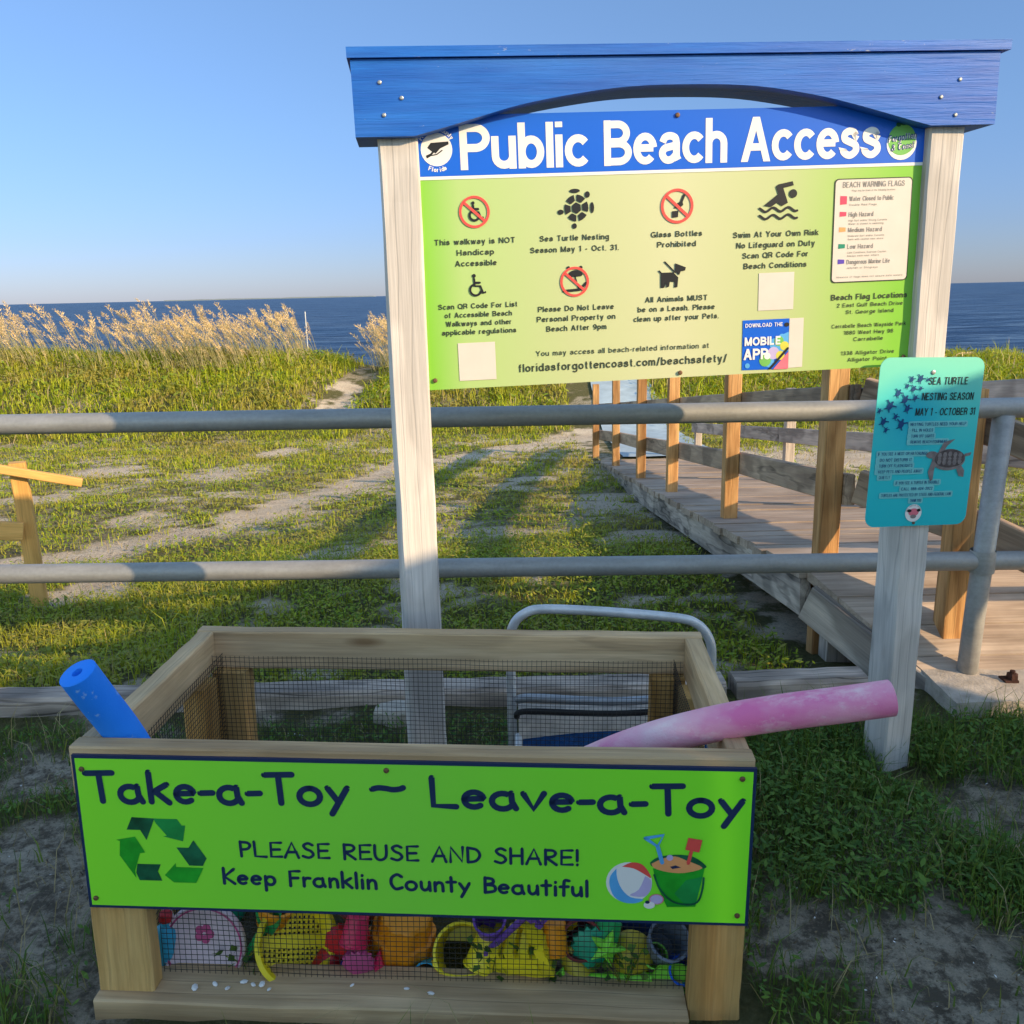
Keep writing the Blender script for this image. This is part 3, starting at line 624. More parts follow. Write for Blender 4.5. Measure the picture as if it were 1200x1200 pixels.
SX, SY = np.meshgrid(sx_, sy_)
SZ = -1.75 + np.clip((400 - SY) / 350, 0, 1) * ((fbm(SX * .22, SY * .5) - .5) * .28)
tag(link_obj('sea', grid_mesh('sea', SX, SY, SZ, M['sea'])), kind='structure')
mb = MB(); pr = [(-900, 0)]
for k in range(60):
    x = -900 + 1800 * k / 59; pr.append((x, 9 + 7 * float(fbm(np.array([k * .31]), np.array([2.]))[0]) * (1 if 6 < k < 53 else .5)))
pr.append((900, 0))
mb.add([(p[0], 0, p[1]) for p in pr] + [(p[0], 160, p[1]) for p in pr], [tuple(range(len(pr)))] + [(i, i + 1, i + 1 + len(pr), i + len(pr)) for i in range(len(pr) - 1)], plain('far_shore', (.20, .23, .24), .9))
tag(mb.build('distant_island', mx=Matrix.Translation((-2050, 8000, -5))), kind='structure')

# ---------------------------------------------------------------- grass and ground plants
def blades(n_try, x0, x1, y0, y1, hmin, hmax, wid, dens, lean=.6, clump=.5, zoff=0.0):
    """returns V,Q,T of bent blades; dens(x,y) in 0..1 is the chance of keeping one"""
    nc = max(1, n_try // 5); cx = RNG.uniform(x0, x1, nc); cy = RNG.uniform(y0, y1, nc)
    idx = RNG.integers(0, nc, n_try); spread = .035 + .01 * (y1 - 2) * .3
    x = np.where(RNG.random(n_try) < clump, cx[idx] + RNG.normal(0, spread, n_try), RNG.uniform(x0, x1, n_try))
    y = np.where(x == x, np.where(RNG.random(n_try) < 0, 0, RNG.uniform(y0, y1, n_try)), 0)
    use = RNG.random(n_try) < clump; x = np.where(use, cx[idx] + RNG.normal(0, spread, n_try), RNG.uniform(x0, x1, n_try)); y = np.where(use, cy[idx] + RNG.normal(0, spread, n_try), y)
    k = RNG.random(n_try) < dens(x, y); x = x[k]; y = y[k]; n = len(x); z = gz(x, y) + zoff - .006
    h = RNG.uniform(hmin, hmax, n) * RNG.uniform(.55, 1.15, n) * np.clip(.35 + 1.35 * fbm(x * 1.6 + 31, y * 1.6, 3), .5, 1.5); az = RNG.uniform(0, 2 * np.pi, n); ln = RNG.uniform(.1, lean, n) * h
    w = wid * RNG.uniform(.6, 1.3, n); fa = RNG.uniform(0, np.pi, n); dx, dy = np.cos(az), np.sin(az); wx, wy = np.cos(fa) * w, np.sin(fa) * w
    B = np.stack([x, y, z], -1); Wd = np.stack([wx, wy, np.zeros(n)], -1); D = np.stack([dx, dy, np.zeros(n)], -1)
    mid = B + D * (ln * .3)[:, None] + np.array([0, 0, 1]) * (h * .58)[:, None]
    tip = B + D * (ln * 1.05)[:, None] + np.array([0, 0, 1]) * (h * np.clip(1.05 - .35 * (ln / h), .3, 1))[:, None]
    V = np.stack([B - Wd, B + Wd, mid + Wd * .75, mid - Wd * .75, tip], 1).reshape(-1, 3); i = np.arange(n) * 5
    return V, np.stack([i, i + 1, i + 2, i + 3], -1), np.stack([i + 3, i + 2, i + 4], -1)
def leaves(n_try, x0, x1, y0, y1, size, dens, hmax=.05):
    x = RNG.uniform(x0, x1, n_try); y = RNG.uniform(y0, y1, n_try); d = dens(x, y); k = RNG.random(n_try) < d; x = x[k]; y = y[k]; n = len(x)
    z = gz(x, y) + RNG.uniform(.004, hmax, n); a = RNG.uniform(0, 2 * np.pi, n); s = size * RNG.uniform(.5, 1.3, n); t = RNG.uniform(-.55, .75, n)
    u = np.stack([np.cos(a), np.sin(a), t], -1) * s[:, None]; r = RNG.uniform(-.45, .45, n); v = np.stack([-np.sin(a), np.cos(a), r], -1) * (s * .42)[:, None]
    P = np.stack([x, y, z], -1)
    V = np.stack([P - u, P - u * .15 + v, P + u * .45 + v * .7, P + u, P + u * .45 - v * .7, P - u * .15 - v], 1).reshape(-1, 3); i = np.arange(n) * 6
    Q = np.concatenate([np.stack([i, i + 1, i + 2, i + 3], -1), np.stack([i, i + 3, i + 4, i + 5], -1)]); return V, Q, None
def join(name, items, label, cat):
    V = []; Q = []; T = []; mq = []; mt = []; mats = []; o = 0
    for (v, q, t), m in items:
        if m not in mats: mats.append(m)
        V.append(v); Q.append(q + o); mq += [mats.index(m)] * len(q)
        if t is not None: T.append(t + o); mt += [mats.index(m)] * len(t)
        o += len(v)
    me = np_mesh(name, np.concatenate(V), np.concatenate(Q), np.concatenate(T) if T else None, mats, mq + mt)
    return tag(link_obj(name, me), label, cat, kind='stuff')
def clear(x, y):    # nothing grows through the box, deck, mats, pads
    ok = ~((x > -.80) & (x < .42) & (y > 1.25) & (y < 2.0)) & ~((x > 1.02) & (x < 2.2) & (y > 2.95) & (y < 10.5)) & ~((y > 2.50) & (y < 2.72))
    ok &= ~((x > 1.02) & (y > 2.44) & (y < 3.3)); ok &= ~((x > .95) & (x < 2.3) & (y > 10.3) & (y < 17))
    ok &= np.hypot(x - 1.03, (y - 2.16)) > .066; ok &= np.hypot(x + .23, y - 2.06) > .07
    ok &= ~((x > -.02) & (x < .53) & (y > 2.08) & (y < 2.45))
    return ok
D1 = lambda f: (lambda x, y: np.clip(cover(x, y) * lushness(x, y) * f, 0, 1) * clear(x, y))
def edge(x, y, k=.07): return np.clip(k + cover(x, y), 0, 1)
sparse = lambda f: (lambda x, y: f * np.clip(.25 + lushness(x, y), 0, 1) * clear(x, y))
near_r = lambda x, y: np.clip((x - .35) * 8, 0, 1)
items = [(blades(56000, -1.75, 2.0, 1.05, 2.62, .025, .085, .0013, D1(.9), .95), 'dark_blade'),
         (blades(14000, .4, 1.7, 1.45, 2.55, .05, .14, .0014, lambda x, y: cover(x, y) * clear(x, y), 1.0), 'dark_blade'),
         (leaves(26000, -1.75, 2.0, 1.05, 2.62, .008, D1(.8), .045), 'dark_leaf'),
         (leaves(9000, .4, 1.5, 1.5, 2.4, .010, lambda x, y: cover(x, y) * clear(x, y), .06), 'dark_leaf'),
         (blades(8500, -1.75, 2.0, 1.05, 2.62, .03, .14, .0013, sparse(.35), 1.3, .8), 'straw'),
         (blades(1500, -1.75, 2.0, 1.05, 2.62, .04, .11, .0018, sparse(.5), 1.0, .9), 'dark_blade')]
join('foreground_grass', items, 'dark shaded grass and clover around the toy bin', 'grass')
M['litter'] = leafmat('brown_litter', [(.10, .07, .04), (.18, .13, .07), (.05, .04, .03), (.25, .2, .13)], .0)
join('ground_litter', [(leaves(9000, -1.75, 2.0, 1.05, 2.62, .0045, lambda x, y: (1.1 - .6 * cover(x, y)) * clear(x, y), .008), 'litter'), (leaves(900, -1.75, 2.0, 1.05, 2.62, .0028, lambda x, y: (1.1 - .8 * cover(x, y)) * clear(x, y), .007), 'shell'),
     (blades(2500, -1.75, 2.0, 1.05, 2.62, .012, .03, .0012, sparse(.9), 3.5, .3), 'litter'), (leaves(9000, -3.4, 1.0, 2.75, 7.0, .008, lambda x, y: (1.1 - .8 * cover(x, y)) * clear(x, y), .01), 'litter')], 'bits of dead leaf and shell grit scattered on the trodden sand', 'litter')
items = [(blades(62000, -3.4, 2.6, 2.72, 5.6, .02, .08, .0020, D1(.9), .8), 'blade'),
         (leaves(72000, -3.4, 2.6, 2.72, 5.6, .012, D1(.9), .055), 'leaf'),
         (blades(3500, -3.4, 2.6, 2.72, 5.6, .05, .16, .0018, D1(.5), .8, .9), 'blade'),
         (blades(6000, -3.4, 2.6, 2.72, 5.6, .02, .09, .0018, sparse(.5), 1.3, .8), 'straw'),
         (blades(62000, -6.5, 5.5, 5.6, 9.2, .02, .068, .0032, D1(.9), .8), 'dune_blade'),
         (leaves(60000, -6.5, 5.5, 5.6, 9.2, .017, D1(.85), .06), 'leaf'),
         (blades(9000, -6.5, 5.5, 5.6, 9.2, .02, .08, .0026, sparse(.4), 1.2, .8), 'straw'),
         (blades(110000, -9.5, 9, 9.2, 14.2, .03, .085, .005, D1(1.0), .8), 'dune_blade'),
         (leaves(34000, -9.5, 9, 9.2, 13.4, .026, D1(.8), .07), 'leaf'),
         (blades(14000, -9.5, 9, 9.2, 13.4, .03, .10, .004, sparse(.45), 1.0, .8), 'straw')]
join('meadow_grass', items, 'sunlit low grass and weeds growing through sand behind the railing', 'grass')
def dune_d(x, y): 
    gap = np.clip(np.abs(x + 2.8 - (y - 16) * .1) * 2.4 - .55, .0, 1)
    fr = np.clip((y - 13.0 - 2.2 * (fbm(x * .8 + 3, y * .8) - .42)) / 1.6, .06, 1)
    return np.clip(.30 + fbm(x * .9, y * .9) * .9, 0, 1) * gap * fr * clear(x, y)
items = [(blades(110000, -13, 13, 13.1, 18.6, .08, .24, .009, dune_d, .8, .7), 'dune_blade'),
         (blades(9000, -13, 13, 13.1, 18.6, .12, .32, .008, dune_d, .8, .8), 'straw'),
         (leaves(40000, -13, 13, 13.1, 18.6, .05, dune_d, .2), 'leaf'),
         (blades(5000, -13, 13, 16.4, 18.2, .2, .36, .008, dune_d, .5, .8), 'dune_blade')]
join('dune_grass', items, 'dense yellow-green grass covering the low dune', 'grass')

# sea oats
def make_oat(k, H=.95, lean=None, droop=.35, big=1.0, culms=3):
    rr = random.Random(k); mb = MB()
    for c in range(culms):
        L = lean if lean is not None else rr.uniform(.14, .5); Hc = H * (1 if c == 0 else rr.uniform(.5, 1.02)); off = Vector((0, 0, 0)) if c == 0 else Vector((rr.uniform(-.16, .16), rr.uniform(-.12, .12), 0))
        pts = [off + Vector((-L * Hc * t ** 1.7, rr.uniform(-.012, .012), Hc * (t - .06 * t * t))) for t in [i / 7 for i in range(8)]]
        mb.tube(pts, .0042 * big, 'oat_stem', 4, taper=[1, 1, .9, .85, .8, .75, .65, .5])
        top = pts[-1]; d = (pts[-1] - pts[-2]).normalized(); n = 62; hl = rr.uniform(.30, .40) * H * big; dr = droop * rr.uniform(.4, 1.6)
        for i in range(n):
            t = i / n; base = top + d * (t * hl - hl * .3) + Vector((-.22 * hl * t * t * dr, 0, -.42 * hl * t * t * dr))
            s = .037 * H * (math.sin(math.pi * (.12 + .86 * t))) * rr.uniform(.6, 1.4) * big
            a = rr.uniform(0, 6.28); dv = (d * .9 + Vector((math.cos(a) * .8, math.sin(a) * .8, -.55 * dr))).normalized(); q = dv.orthogonal().normalized()
            q = Quaternion(dv, rr.uniform(0, 3.1)) @ q; base = base + dv * s * rr.uniform(0, .6)
            mb.add([base, base + dv * s * .6 + q * s * .20, base + dv * s * 1.5, base + dv * s * .6 - q * s * .20], [(0, 1, 2, 3)], 'oat_head')
    for i in range(4):
        a = rr.uniform(0, 6.28); b = Vector((0, 0, 0)); q = Vector((math.cos(a), math.sin(a), 0)); ll = rr.uniform(.25, .5) * H
        t1 = Vector((-.12 * ll, 0, ll * .8)) + q * ll * .3; t2 = t1 + q * ll * .35 + Vector((-.1 * ll, 0, -.12 * ll)); w = q.orthogonal() * .005
        mb.add([b - w, b + w, t1 + w, t1 - w, t2], [(0, 1, 2, 3), (3, 2, 4)], 'oat_stem')
    return mb
variants = [make_oat(k, random.uniform(.75, 1.15)).build('sea_oat') for k in range(9)]
first = set()
spots = []
for k in range(300):
    r = random.random()
    if r < .86:
        t = random.random(); x = -10.6 + 6.8 * t ** .95; dens = .68 + .32 * math.sin(x * 1.9 + 1.2)
        if random.random() > dens: x = random.gauss(-5.2, .9)
        x = min(x, -3.75)
    else: x = random.gauss(-2.05, .28)
    spots.append((x, random.uniform(16.5, 18.3)))
for k, (x, y) in enumerate(spots):
    src = variants[k % 9]
    o = src if k < 9 else src.copy()
    if k >= 9: COL.objects.link(o)
    o.location = (x, y, float(gz(x, y)) - .02); o.rotation_euler = (random.uniform(-.1, .1), random.uniform(-.08, .10), random.uniform(-.7, .7)); s = random.uniform(.62, 1.1); o.scale = (s, s, s)
    lab = 'golden sea oat clump in the thick row along the dune crest left of the sign' if x < -3.2 else 'golden sea oat clump in the small group beside the white left sign post'
    tag(o, lab, 'sea oat', 'sea oats along the dune crest' if x < -3.2 else 'sea oats beside the left sign post')
o = make_oat(77, .95, .75, 2.0, 1.0, 1).build('sea_oat'); o.location = (7.85, 14.2, float(gz(7.85, 14.2))); tag(o, 'lone large sea oat stalk drooping against the sea right of the sign', 'sea oat')
o = make_oat(78, .8, .1, 1.0, .9, 1).build('sea_oat'); o.location = (6.95, 14.4, float(gz(6.95, 14.4))); tag(o, 'thin upright sea oat stalk close to the right sign post', 'sea oat')
mb = MB(); mb.tube([(0, 0, -.3), (0, 0, 1.0)], .010, 'tube', 8); o = mb.build('marker_stake'); o.location = (-4.06, 18.6, -.02); tag(o, 'thin white marker stake standing at the edge of the sea', 'stake')

# ---------------------------------------------------------------- boardwalk
DX = 1.05                                    # deck's left edge, runs straight away from the railing and slopes down
dz = lambda y: .27 - .128 * (y - 3.08)
bw = empty('boardwalk', Matrix.Identity(4), 'weathered wooden boardwalk with post and rail sides sloping down to the beach', 'boardwalk')
mb = MB(); y = 3.09; rr = random.Random(5)
while y < 10.4:
    w = .138; j = rr.uniform(-.012, .012); a = rr.uniform(-.004, .004)
    v = []
    for (xx, yy, zz) in ((DX - .03 + j, y, 0), (2.2 + j, y, 0), (2.2 + j, y + w, 0), (DX - .03 + j, y + w, 0)):
        v.append((xx, yy, dz(yy) - .036 + a))
    v += [(p[0], p[1], p[2] + .036) for p in v]
    mb.add(v, [(0, 3, 2, 1), (4, 5, 6, 7), (0, 1, 5, 4), (1, 2, 6, 5), (2, 3, 7, 6), (3, 0, 4, 7)], 'decking'); y += .145
# ramp: planks from the concrete pad up to the joint, edge running to the near right
A0 = Vector((1.045, 3.075, .27)); A1 = Vector((1.345, 2.62, .012)); B0 = Vector((2.2, 3.075, .27)); B1 = Vector((3.2, 2.62, .012))
n = 5
def lerp(a, b, t): return a + (b - a) * t
nn = 4
for k in range(nn):
    t0 = k / nn + .006; t1 = (k + 1) / nn - .006
    v = [lerp(A0, A1, t1), lerp(B0, B1, t1), lerp(B0, B1, t0), lerp(A0, A1, t0)]
    v = [p - Vector((0, 0, .036)) for p in v] + v
    mb.add(v, [(0, 3, 2, 1), (4, 5, 6, 7), (0, 1, 5, 4), (1, 2, 6, 5), (2, 3, 7, 6), (3, 0, 4, 7)], 'decking')
mb.build('decking', bw)
board('skirt_board', (DX, 3.09, dz(3.09) - .036 - .07), (DX, 10.3, dz(10.3) - .036 - .07), .038, .14, 'grey_wood', bw, seg=24)
board('skirt_board', (2.15, 3.09, dz(3.09) - .036 - .07), (2.15, 10.3, dz(10.3) - .036 - .07), .038, .14, 'grey_wood', bw)
board('skirt_board', A0 + Vector((.004, -.02, -.112)), A1 + Vector((.004, .0, -.075)), .038, .14, 'grey_wood', bw)
PW = .074
posts = [(1.135, 3.16), (1.15, 4.66), (1.13, 6.24), (1.095, 7.5), (1.095, 9.3), (1.02, 10.7)]
for (x, y) in posts:
    zt = dz(y) + .89; board('post', (x, y, float(gz(x, y)) - .15), (x, y, zt), PW, PW, 'post_wood', bw, up=(0, 1, 0))
board('post', (1.445, 2.83, .02), (1.445, 2.83, .93), PW, PW, 'post_wood', bw, up=(0, 1, 0))
rx = lambda p: p[0] + PW / 2 + .02
def rails(parent, P, hs, w=.038, m='rail_wood'):
    for (h, hh, nm) in hs:
        for a, b in zip(P[:-1], P[1:]):
            board(nm, (a[0], a[1], a[2] + h), (b[0], b[1], b[2] + h), w, hh, m, parent, seg=5)
Lp = [(rx(p), p[1], dz(p[1])) for p in posts]; Lp = [(Lp[0][0], Lp[0][1] - .05, Lp[0][2])] + Lp[1:]
rails(bw, Lp, ((.61, .10, 'upper_rail'), (.29, .11, 'lower_rail')))
nearP = [(1.215, 3.10, .265), (1.53, 2.80, .165), (1.80, 2.47, .03)]
rails(bw, nearP, ((.63, .10, 'upper_rail'), (.30, .12, 'lower_rail')))
for p in posts[:5]:
    mb = MB(); mb.lathe([(.019, 0), (.019, .03), (.011, .034)], 'bolt', 10, Matrix.Translation((rx(p) + .02, p[1] - .012, dz(p[1]) + .60)) @ Matrix.Rotation(R(90), 4, 'Y')); mb.bx((rx(p) + .0195, p[1] - .05, dz(p[1]) + .55), (rx(p) + .05, p[1] - .015, dz(p[1]) + .645), 'bolt'); mb.build('bracket', bw)
Rp = [(2.12, y, dz(y)) for y in (3.1, 4.9, 7.0, 8.8, 10.4)]
for (x, y, z) in Rp: board('post', (x + .06, y, float(gz(x, y)) - .1), (x + .06, y, z + .72), PW, PW, 'grey_wood', bw, up=(0, 1, 0))
rails(bw, Rp, ((.62, .11, 'upper_rail'), (.36, .11, 'lower_rail')), m='grey_wood')
for (x, y, z) in ((1.09, 4.6, 0), (1.12, 3.02, 0), (2.1, 3.2, 0), (2.1, 5.2, 0)):
    board('post', (x + .04, y + .05, float(gz(x, y)) - .3), (x + .04, y + .05, dz(max(y, 3.09)) - .05), .09, .09, 'grey_wood', bw, up=(0, 1, 0), seg=3)
# access mat beyond the deck
mp = []
for k in range(30):
    y = 10.45 + k * .3; x0 = 1.34 + .004 * k; mp.append((x0 - .02, x0 + 1.15 - .01 * k, y))
mx_ = np.array([[p[0] + (p[1] - p[0]) * t for t in np.linspace(0, 1, 9)] for p in mp]); my_ = np.array([[p[2]] * 9 for p in mp]); mz_ = np.maximum(gz(mx_, my_), np.interp(my_, [10.4, 11.2], [dz(10.4) - .02, -1.5])) + .03
tag(link_obj('access_mat', grid_mesh('access_mat', mx_, my_, mz_, M['mat'])), 'pale blue beach access mat running on from the boardwalk end', 'mat')

# ---------------------------------------------------------------- metal railing, pad, timbers, left rail
pr = empty('pipe_railing', Matrix.Translation((0, 2.67, 0)), 'grey galvanised pipe railing with two rails behind the sign', 'railing')
def zr(x, l, r): return l + (r - l) * (x + 1.5) / 2.9
for nm, l, r in (('top_rail', .905, .888), ('bottom_rail', .443, .416)):
    mb = MB(); mb.tube([(x, 0, zr(x, l, r)) for x in np.linspace(-3.4, 3.4, 30)], .0300, 'galv', 20); o = mb.build(nm, pr, smooth=True)
for x, yo in ((1.432, .0), (-2.1, .0)):
    mb = MB(); xt = x + (.035 if x > 0 else 0)
    mb.tube([(x, yo, -.06), (x + .01, yo, .25), (xt, yo, zr(x, .905, .888) - .02)], .0308, 'galv', 20)
    mb.lathe([(.037, zr(x, .443, .416) - .035), (.040, zr(x, .443, .416)), (.037, zr(x, .443, .416) + .035)], 'galv', 20, Matrix.Translation((x + .015, yo, 0)), cap=False); mb.build('post', pr, smooth=True)
# concrete pad
mb = MB(); v = []
N = 26
for j in range(9):
    for i in range(N):
        x = 1.30 + 2.0 * i / (N - 1); y = 2.46 + .36 * j / 8
        e = .012 * (fbm(np.array([x * 7.]), np.array([y * 7.]))[0] - .5)
        v.append((x, y + (e * 2.5 if j in (0, 8) else 0), .048 + e + .008 * (fbm(np.array([x * 25.]), np.array([y * 25.]))[0] - .5)))
f = [(j * N + i, j * N + i + 1, (j + 1) * N + i + 1, (j + 1) * N + i) for j in range(8) for i in range(N - 1)]
k0 = len(v); v += [(1.30 + 2.0 * i / (N - 1), 2.45, -.1) for i in range(N)]; f += [(k0 + i, k0 + i + 1, i + 1, i) for i in range(N - 1)]
k1 = len(v); v += [(1.30, 2.46 + .36 * j / 8, -.1) for j in range(9)]; f += [(k1 + j + 1, k1 + j, j * N, (j + 1) * N) for j in range(8)]
mb.add(v, f, 'concrete'); tag(mb.build('concrete_pad'), kind='structure')
mb = MB(); mb.lathe([(.017, 0), (.019, .004), (.018, .018), (.012, .022)], 'rust', 6); mb.bx((-.03, -.02, -.004), (.012, .022, .004), 'rust'); mb.lathe([(.008, .018), (.008, .030)], 'rust', 8); o = mb.build('anchor_bolt'); o.location = (1.54, 2.60, .05); tag(o, 'rusty anchor bolt stub on the concrete pad beside the railing post', 'bolt')
tl = ['long weathered landscape timber lying behind the toy bin on the left', 'short brown landscape timber end behind the pink foam noodle']
board('landscape_timber', (-2.6, 2.655, .018), (.655, 2.655, .018), .105, .075, 'timber', None, seg=40, rough=.003, bevel=.012).name = 'landscape_timber'
tag(bpy.data.objects['landscape_timber'], tl[0], 'timber')
o = board('landscape_timber', (.685, 2.645, .022), (1.10, 2.66, .024), .105, .08, 'timber', None, seg=8, rough=.003, bevel=.012); tag(o, tl[1], 'timber')
lr = empty('wooden_handrail', Matrix.Translation((-2.42, 4.4, -.24)) @ Matrix.Rotation(R(22), 4, 'Z'), 'yellow pine handrail with sloping boards at the left edge', 'handrail')
board('post', (0, 0, -.2), (-.01, 0, .735), PW, PW, 'left_rail', lr, up=(0, 1, 0))
board('top_board', (-1.3, -.07, 1.07), (.27, -.06, .615), .038, .042, 'left_rail', lr, up=(0, 0, 1))
board('lower_board', (-1.3, -.075, .62), (-.02, -.067, .40), .038, .09, 'left_rail', lr, up=(0, 0, 1))

# ---------------------------------------------------------------- the big sign
YAW = R(5.87); TILT = .019
SM = Matrix.Translation((-.175, 2.112, 0)) @ Matrix.Rotation(YAW, 4, 'Z')
sg = empty('public_beach_sign', SM, 'large blue and green public beach access sign on two white posts', 'sign')
PF = -.020                                   # post front face, in front of the panel
for u, tw in ((-.0555, (13, 0)), (1.1965, (15, 1))):
    gx = SM @ Vector((u, PF + .045, 0)); zb = float(gz(gx.x, gx.y)) - .16
    board('post', (u, PF + .0445, zb), (u, PF + .0445, 1.66 + TILT * u), .087, .087, 'white_post', sg, up=(0, 1, 0), twist=(tw[0], tw[1]), seg=26, bevel=.005)
PM = Matrix.Translation((0, 0, 1.035)) @ Matrix(((1, 0, 0, 0), (0, 1, 0, 0), (TILT, 0, 1, 0), (0, 0, 0, 1)))
def panel_board():
    mb = MB(); w, h, t = 1.151, .593, .003
    mb.bx((-.012, 0, 0), (w + .012, t, h), 'panel'); return mb.build('panel', sg, Matrix.Translation((0, 0, 1.035)) @ Matrix.Rotation(-math.atan(TILT), 4, 'Y'))
pn = panel_board()
y1, y2, y3, y4 = .0012, .0018, .0024, .003
mb = MB(); mb.poly([(-.012, .468), (1.163, .468), (1.163, .593), (-.012, .593)], 'title_blue', y1); mb.poly([(-.012, .461), (1.163, .461), (1.163, .4678), (-.012, .4678)], 'white_print', y1)
for s, x0, x1 in (('Public', .089, .376), ('Beach', .411, .693), ('Access', .727, 1.058)): text(mb, s, x0, .4795, .095, 'white_print', x1 - x0, 'l', y2, lw=.090, gap=.14)
mb.build('title_band', pn)
mb = MB()
def col(lines, cx, z0, dzv, cap, widths, m='text_print', bold=.012):
    for i, (s, w) in enumerate(zip(lines, widths)): text(mb, s, cx, z0 - i * dzv, cap, m, w, 'c', y1, bold)
col(['This walkway is NOT', 'Handicap', 'Accessible'], .112, .322, .0237, .0125, (.183, .085, .095))
col(['Sea Turtle Nesting', 'Season May 1 - Oct. 31.'], .339, .322, .0245, .0125, (.160, .205))
col(['Glass Bottles', 'Prohibited'], .577, .322, .0225, .0125, (.121, .092))
col(['Swim At Your Own Risk', 'No Lifeguard on Duty'], .814, .314, .0235, .013, (.206, .19))
col(['Scan QR Code For', 'Beach Conditions'], .814, .267, .0235, .013, (.160, .153))
col(['Scan QR Code For List', 'of Accessible Beach', 'Walkways and other', 'applicable regulations'], .112, .181, .0193, .0118, (.182, .155, .152, .172))
col(['Please Do Not Leave', 'Personal Property on', 'Beach After 9pm'], .339, .166, .0225, .0125, (.178, .185, .142))
col(['All Animals MUST', 'be on a Leash. Please', 'clean up after your Pets.'], .577, .177, .0215, .0125, (.150, .185, .205))
col(['You may access all beach-related information at'], .449, .066, .02, .012, (.415,), bold=.004)
col(['floridasforgottencoast.com/beachsafety/'], .450, .031, .02, .0185, (.502,), bold=.010)
col(['Beach Flag Locations'], 1.049, .163, .02, .0135, (.19,))
col(['2 East Gulf Beach Drive', 'St. George Island', '', 'Carrabelle Beach Wayside Park', '1880 West Hwy 98', 'Carrabelle', '', '1338 Alligator Drive', 'Alligator Point'], 1.052, .146, .0162, .0092, (.165, .12, 1, .187, .125, .075, 1, .135, .10), bold=.006)
mb.build('notice_lettering', pn)
# no-wheelchair
def wheelchair(mb, cx, cz, s, y, w):
    mb.disc(cx - .12 * s, cz + .50 * s, .10 * s, 'black_print', y); mb.stroke([(cx - .12 * s, cz + .36 * s), (cx - .10 * s, cz - .03 * s), (cx + .20 * s, cz - .05 * s), (cx + .34 * s, cz - .42 * s), (cx + .45 * s, cz - .38 * s)], w, 'black_print', y)
    mb.stroke([(cx - .10 * s, cz + .14 * s), (cx + .18 * s, cz + .13 * s)], w, 'black_print', y + .0001); mb.stroke([(p[0], p[1]) for p in arc(cx - .06 * s, cz - .24 * s, .30 * s, .29 * s, 110, 345, 20)], w, 'black_print', y + .0002)
def nope(mb, cx, cz, r):
    mb.ring(cx, cz, r * .84, r, 'red_print', y3); a = R(138); mb.stroke([(cx + .86 * r * math.cos(a), cz + .86 * r * math.sin(a)), (cx - .86 * r * math.cos(a), cz - .86 * r * math.sin(a))], r * .085, 'red_print', y3 + .0002)
mb = MB(); wheelchair(mb, .116, .392, .036, y2, .0026); nope(mb, .114, .391, .0345); mb.build('pictogram', pn)
mb = MB(); wheelchair(mb, .111, .232, .042, y2, .0024); mb.build('pictogram', pn)
mb = MB(); c = (.345, .392)      # turtle
ang = R(35)
mb.poly([(c[0] + .0115 * math.cos(ang + k * R(60)), c[1] + .0125 * math.sin(ang + k * R(60))) for k in range(6)], 'black_print', y2)
for k in range(6):
    a0 = ang + k * R(60) + R(7); a1 = a0 + R(46)
    mb.poly([(c[0] + .0145 * math.cos(a0), c[1] + .016 * math.sin(a0))] + [(c[0] + .0275 * math.cos(a0 + (a1 - a0) * t), c[1] + .029 * math.sin(a0 + (a1 - a0) * t)) for t in (0, .33, .66, 1)] + [(c[0] + .0145 * math.cos(a1), c[1] + .016 * math.sin(a1))], 'black_print', y2)
for a, r, sx, sz in ((95, .037, .012, .0045), (48, .038, .006, .007), (0, .036, .0045, .012), (192, .037, .007, .0055), (262, .039, .0055, .006)): mb.disc(c[0] + r * math.cos(R(a)), c[1] + r * math.sin(R(a)), sx, 'black_print', y2, sz, 12)
mb.build('pictogram', pn)
mb = MB(); c = (.578, .389)      # no glass
mb.poly([(c[0] - .012, c[1] - .025), (c[0] + .002, c[1] - .024), (c[0] + .003, c[1] - .010), (c[0] - .012, c[1] - .011)], 'black_print', y2); mb.stroke([(c[0] + .008, c[1] + .005), (c[0] + .016, c[1] + .023)], .003, 'black_print', y2); mb.poly([(c[0] - .008, c[1] - .004), (c[0], c[1] + .006), (c[0] + .012, c[1] + .012), (c[0] + .014, c[1] + .002), (c[0] + .004, c[1] - .006)], 'black_print', y2 + .0001)
nope(mb, c[0], c[1], .038); mb.build('pictogram', pn)
mb = MB(); c = (.816, .388)      # swimmer
mb.disc(c[0] + .036, c[1] + .020, .0095, 'black_print', y2)
mb.poly([(c[0] - .034, c[1] - .005), (c[0] - .002, c[1] + .018), (c[0] + .0, c[1] + .020), (c[0] - .006, c[1] + .036), (c[0] + .0, c[1] + .041), (c[0] + .034, c[1] + .047), (c[0] + .037, c[1] + .038), (c[0] + .012, c[1] + .033), (c[0] + .024, c[1] + .0), (c[0] + .010, c[1] - .007), (c[0] - .002, c[1] + .001), (c[0] - .016, c[1] - .008)], 'black_print', y2)
for q in (0, -.016): mb.stroke([(c[0] - .043 + .09 * t / 24, c[1] - .014 + q + .0045 * math.sin(t / 24 * 6.28 * 2.5 + 2.2)) for t in range(25)], .0026, 'black_print', y2 + .0001)
mb.build('pictogram', pn)
mb = MB(); c = (.337, .231)      # no umbrella and chair
